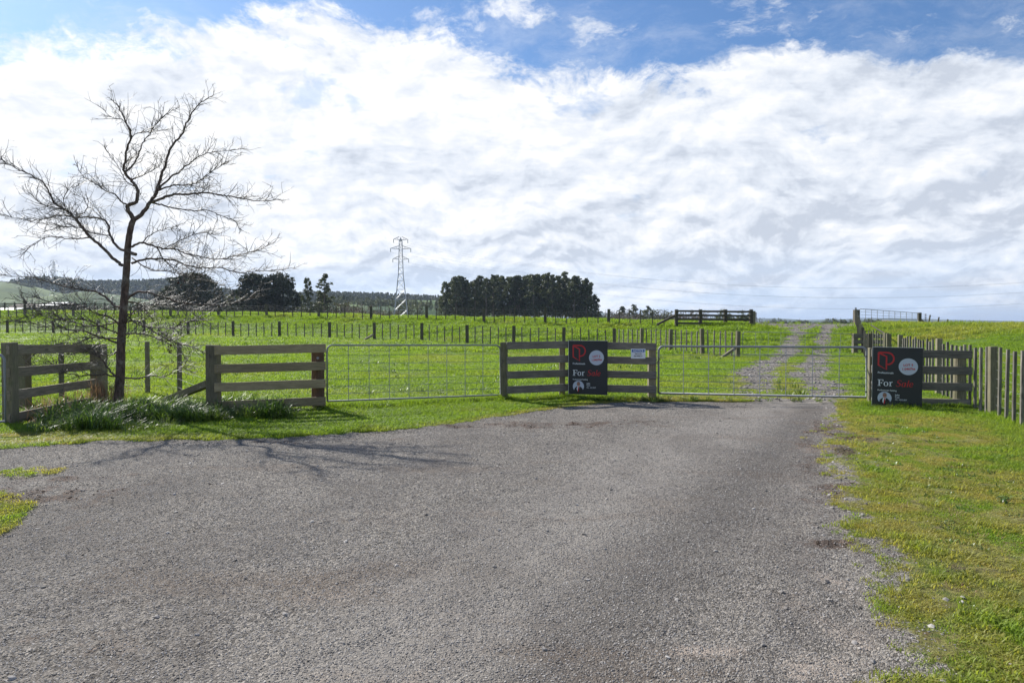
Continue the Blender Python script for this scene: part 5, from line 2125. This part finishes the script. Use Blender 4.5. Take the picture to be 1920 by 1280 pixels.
def keep_lawn(X, Y):
    g_, m_, mu_, sd_ = masks(X, Y)
    nn = fbm(X * 2.3 + 9, Y * 2.3, 81, 3)
    return in_view(X, Y) & (G.random(len(X)) < (1 - np.clip(g_ * 1.6, 0, 1)) * (1 - np.clip(mu_ * 1.3, 0, 1)) * np.clip(1 - m_ * 0.85 + (nn - .5) * 1.0, 0.04, 1) * np.where((X < -2) & (sd_ < -.3), .22, 1)) & (Y < 14.6)


X, Y = scatter(None, -12, 12, 2.6, 14.6, 950, keep_lawn)
g_, m_, mu_, sd_ = masks(X, Y)
tn_ = np.clip(m_ * 1.3 + .12 * (X > 1) + (fbm(X * 1.5, Y * 1.5, 5, 3) - .55) * 1.2, 0, 1) * .8
hm = np.clip(0.35 + (1 - m_) * .75 + (fbm(X * .9, Y * .9, 15, 3) - .5) * 1.6, .3, 1.9)
# rougher growth under the fences and signs
for (xa, ya, xb, yb) in [(-3.4, 12.2, -.2, 13.8), (-.2, 13.75, 1.2, 14.3), (1.2, 14.0, 3.0, 13.9), (7.2, 12.6, 8.6, 12.55), (8.0, 11.3, 7.0, 8.5), (6.8, 12.9, 7.3, 12.3)]:
    d = line_dist(X, Y, [(xa, ya), (xb, yb)])
    hm = hm + 1.6 * np.exp(-(d / .16) ** 2)
do_grass('verge_grass', X, Y, lawn, .7, 1.35, tn_, 0, hm)


def keep_moss(X, Y):
    g_, m_, mu_, sd_ = masks(X, Y)
    return in_view(X, Y) & (G.random(len(X)) < np.clip(m_, 0, 1) * (1 - np.clip(g_ * 1.15, 0, 1)) * (1 - np.clip(mu_, 0, .85))) & (Y < 14.6)


X, Y = scatter(None, -8, 9, 2.6, 14.6, 1500, keep_moss)
do_grass('moss', X, Y, mossy, .6, 1.3, np.clip(.55 + (fbm(X * 4, Y * 4, 25, 3) - .5) * 2.4, 0, 1))


def keep_field(X, Y):
    g_, m_, mu_, sd_ = masks(X, Y)
    return in_view(X, Y) & (G.random(len(X)) < (1 - np.clip(g_ * 1.35, 0, .985))) & (G.random(len(X)) < np.clip(1.25 - Y / 48, .42, 1))


X, Y = scatter(None, -30, 30, 14.2, 33, 105, keep_field)
g_, m_, mu_, sd_ = masks(X, Y)
hm = np.clip(.75 + (fbm(X * .7, Y * .7, 17, 3) - .5) * 1.6, .35, 1.8)
hm = hm * (1 - .5 * m_)
do_grass('field_grass', X, Y, field_t, .7, 1.3, np.clip((fbm(X * .35, Y * .35, 19, 3) - .5) * 1.0 + m_ * .6 * (Y < 26), 0, .7), 0, hm)


def keep_bank(X, Y):
    g_, m_, mu_, sd_ = masks(X, Y)
    u = X / Y
    yc = np.interp(u, TU, TYC)
    return in_view(X, Y, .03) & (Y < yc + 3.5) & (G.random(len(X)) < (1 - np.clip(g_ * 1.25, 0, .97)))


X, Y = scatter(None, -55, 42, 31.5, 73, 28, keep_bank)
u = X / Y
yt_, yc_ = np.interp(u, TU, TYT), np.interp(u, TU, TYC)
bk = np.clip((Y - yt_) / (yc_ - yt_), 0, 1)
hm = np.clip(.55 + bk * .5 + (fbm(X * .45, Y * .8, 27, 3) - .5) * 2.0, .35, 2.0)
right_dry = sstep(.42, .62, u) * .45
do_grass('bank_grass', X, Y, bank_t, .7, 1.35, np.clip((fbm(X * .3, Y * .5, 29, 3) - .55) * 1.0 + right_dry, 0, .7), 0, hm)


# rank clumps round the foot of the tree and the left fence
def rank_d(X, Y):
    a_ = []
    for (cx, cy, sx, sy, k) in [(250, 785, 1.5, .42, 1.0), (420, 775, 1.0, .40, 1.0), (180, 805, .9, .22, .9), (330, 790, .9, .35, 1.0), (150, 795, .6, .2, .6), (500, 785, .5, .2, .8), (240, 755, .5, .3, .9)]:
        x0, y0 = flat(cx, cy)
        a_.append(k * np.exp(-(((X - x0) / sx) ** 2 + ((Y - y0) / sy) ** 2)))
    return np.max(a_, 0)


def keep_rank(X, Y):
    sd_ = poly_sd(X, Y, ROAD)
    return (G.random(len(X)) < sstep(.25, .8, rank_d(X, Y) + (fbm(X * 2.5, Y * 2.5, 33, 3) - .5) * .9)) & (sd_ > .12)


X, Y = scatter(None, -9.5, -2.5, 9.8, 13.2, 95, keep_rank)
do_grass('rank_grass', X, Y, rank_t, .65, 1.25, np.clip((fbm(X * 2, Y * 2, 35, 2) - .55) * 1.5, 0, .6), 0, .75 + .5 * fbm(X * 1.5, Y * 1.5, 37, 2))
X, Y = scatter(None, -9.5, -2.0, 9.5, 13.4, 150, lambda X, Y: (G.random(len(X)) < .75 * sstep(.08, .5, rank_d(X, Y) + (fbm(X * 3, Y * 3, 34, 3) - .5) * .6)) & (poly_sd(X, Y, ROAD) > .05))
do_grass('rank_tufts', X, Y, rank_s, .6, 1.2, G.uniform(0, .4, len(X)))
# taller fringe where the mower cannot reach under gates, boards and boards signs
XX, YY = [], []
for (xa, ya, xb, yb, n) in [(-3.3, 12.25, -.35, 13.75, 90), (-.3, 13.8, 1.2, 14.25, 55), (1.2, 13.95, 3.0, 13.85, 60), (7.25, 12.6, 8.7, 12.5, 60), (8.2, 11.5, 7.1, 8.7, 60), (1.15, 13.85, 1.95, 13.65, 40), (6.75, 12.6, 7.3, 12.25, 22),
                       (-5.2, 11.5, -3.3, 12.0, 60), (3.0, 14.15, 7.1, 13.6, 25)]:
    s = G.random(n)
    XX.append(xa + (xb - xa) * s + G.normal(0, .07, n))
    YY.append(ya + (yb - ya) * s + G.normal(0, .07, n))
X, Y = np.concatenate(XX), np.concatenate(YY)
do_grass('fence_line_grass', X, Y, rank_s, .45, 1.0, G.uniform(0, .5, len(X)))
X, Y = scatter(None, -28, 28, 14.5, 44, 1.6, lambda X, Y: in_view(X, Y) & (masks(X, Y)[0] < .3) & (G.random(len(X)) < sstep(.45, .62, fbm(X * .5, Y * .5, 97, 3))))
do_grass('field_clumps', X, Y, rank_s, .7, 1.5, G.uniform(0, .3, len(X)))
# broadleaf rosettes and darker clumps scattered over the right-hand verge
X, Y = scatter(None, 2, 10, 3, 13, 14, lambda X, Y: in_view(X, Y) & (poly_sd(X, Y, ROAD) > .4) & (G.random(len(X)) < .8))
do_grass('clover_patches', X, Y, [tuft(120 + i, 20, .05, .08, .016, 1.2, M['grass_dark'], 'leaf_tuft') for i in range(3)], .5, 1.1, G.uniform(0, .5, len(X)))

X, Y = scatter(None, 2.5, 10, 2.8, 13.5, 55, lambda X, Y: in_view(X, Y) & (poly_sd(X, Y, ROAD) > .1) & (G.random(len(X)) < sstep(.45, .6, fbm(X * 2.6, Y * 2.6, 95, 3))))
do_grass('dry_thatch', X, Y, [tuft(140 + i, 12, .035, .07, .004, 1.4, M['straw'], 'thatch_tuft') for i in range(3)], .6, 1.2, np.zeros(len(X)))

# dead reddish stalks before the left panel
V, Fq = [], []
for i in range(900):
    c = G.normal(0, 1, 2)
    x0, y0 = flat(120 + 45 * c[0], 775 + 9 * c[1])
    if i % 3 == 0:
        x0, y0 = flat(195 + 20 * c[0], 762)
        y0 += .1 * c[1]
    z0 = gz(x0, y0)
    L = abs(G.normal(.26, .13)) * (1.5 if i % 3 == 0 else 1)
    a_ = G.uniform(0, 6.283)
    tl_ = G.uniform(.2, 1.3) if i % 3 else G.uniform(.05, .45)
    d = np.array([math.cos(a_) * math.sin(tl_), math.sin(a_) * math.sin(tl_), math.cos(tl_)])
    s_ = np.array([-math.sin(a_), math.cos(a_), 0]) * G.uniform(.0025, .006)
    p0 = np.array([x0, y0, z0])
    p1 = p0 + d * L * .6
    p2 = p1 + (d + np.array([G.normal(0, .3), G.normal(0, .3), -.35])) * L * .45
    k = len(V)
    V += [p0 - s_, p0 + s_, p1 + s_ * .8, p1 - s_ * .8, p2 + s_ * .2, p2 - s_ * .2]
    Fq += [(k, k + 1, k + 2, k + 3), (k + 3, k + 2, k + 4, k + 5)]
o = link('dead_stalks', fast_mesh('dead_stalks', np.array(V), np.array(Fq), M['straw']))
o['kind'] = 'stuff'


# ------------------------------------------------------------------ stone chips
def stone_mesh(seed):
    g = np.random.default_rng(seed)
    bm = bmesh.new()
    bmesh.ops.create_icosphere(bm, subdivisions=1, radius=1.0)
    for v in bm.verts:
        v.co *= g.uniform(.7, 1.15)
        v.co.z *= .62
        v.co.x *= 1.15
    me = bpy.data.meshes.new('stone')
    bm.to_mesh(me)
    bm.free()
    me.materials.append(M['stone'])
    return me


stones = [stone_mesh(i) for i in range(6)]


def sheet_z(X, Y):
    """bilinear height of the actual ground mesh"""
    Zg = gZ.reshape(ny, nx)
    i = np.clip(np.searchsorted(xs, X) - 1, 0, nx - 2)
    j = np.clip(np.searchsorted(ys, Y) - 1, 0, ny - 2)
    fx = (X - xs[i]) / (xs[i + 1] - xs[i])
    fy = (Y - ys[j]) / (ys[j + 1] - ys[j])
    return (Zg[j, i] * (1 - fx) + Zg[j, i + 1] * fx) * (1 - fy) + (Zg[j + 1, i] * (1 - fx) + Zg[j + 1, i + 1] * fx) * fy


def do_stones(name, X, Y, smin, smax):
    n = len(X)
    rot = G.uniform(-.5, .5, (n, 3))
    rot[:, 2] = G.uniform(0, 6.283, n)
    s = smin + (smax - smin) * G.random(n) ** 2.2
    Z = sheet_z(X, Y) + s * .15
    print(name, n)
    return gn_instances(name, np.stack([X, Y, Z], 1), rot, np.repeat(s[:, None], 3, 1), G.integers(0, 6, n), stones)


def keep_st(X, Y):
    g_, m_, mu_, sd_ = masks(X, Y)
    fall = np.clip(1.35 - Y / 11.0, .10, 1)
    return in_view(X, Y) & (G.random(len(X)) < g_ * fall * (1 - .5 * np.clip(mu_, 0, 1)))


X, Y = scatter(None, -8, 5, 2.6, 14.2, 4600, keep_st)
do_stones('stone_chips', X, Y, .0032, .0066)
# larger loose stones: margin of the road and the farm track
X, Y = scatter(None, -8, 6, 2.6, 14.2, 80, lambda X, Y: (G.random(len(X)) < .12 + .84 * sstep(.6, 0, np.abs(poly_sd(X, Y, ROAD)))) & in_view(X, Y) & (masks(X, Y)[3] < .55) & ((X > -.5) | (masks(X, Y)[3] < -.1)))
do_stones('loose_stones', X, Y, .006, .020)
clod = [m_.copy() for m_ in stones[:3]]
for m_ in clod:
    m_.materials.clear()
    m_.materials.append(M['soil'])
stones_keep = stones
X, Y = scatter(None, -8, 6, 3.2, 14.2, 420, lambda X, Y: (G.random(len(X)) < sstep(.45, 1.0, masks(X, Y)[2])) & in_view(X, Y))
stones = clod * 2
do_stones('soil_clods', X, Y, .004, .014)
stones = stones_keep
X, Y = scatter(None, 3, 24, 13.9, 47, 75, lambda X, Y: (G.random(len(X)) < masks(X, Y)[0] * np.clip(1.2 - Y / 60, .3, 1)))
do_stones('track_stones', X, Y, .012, .04)
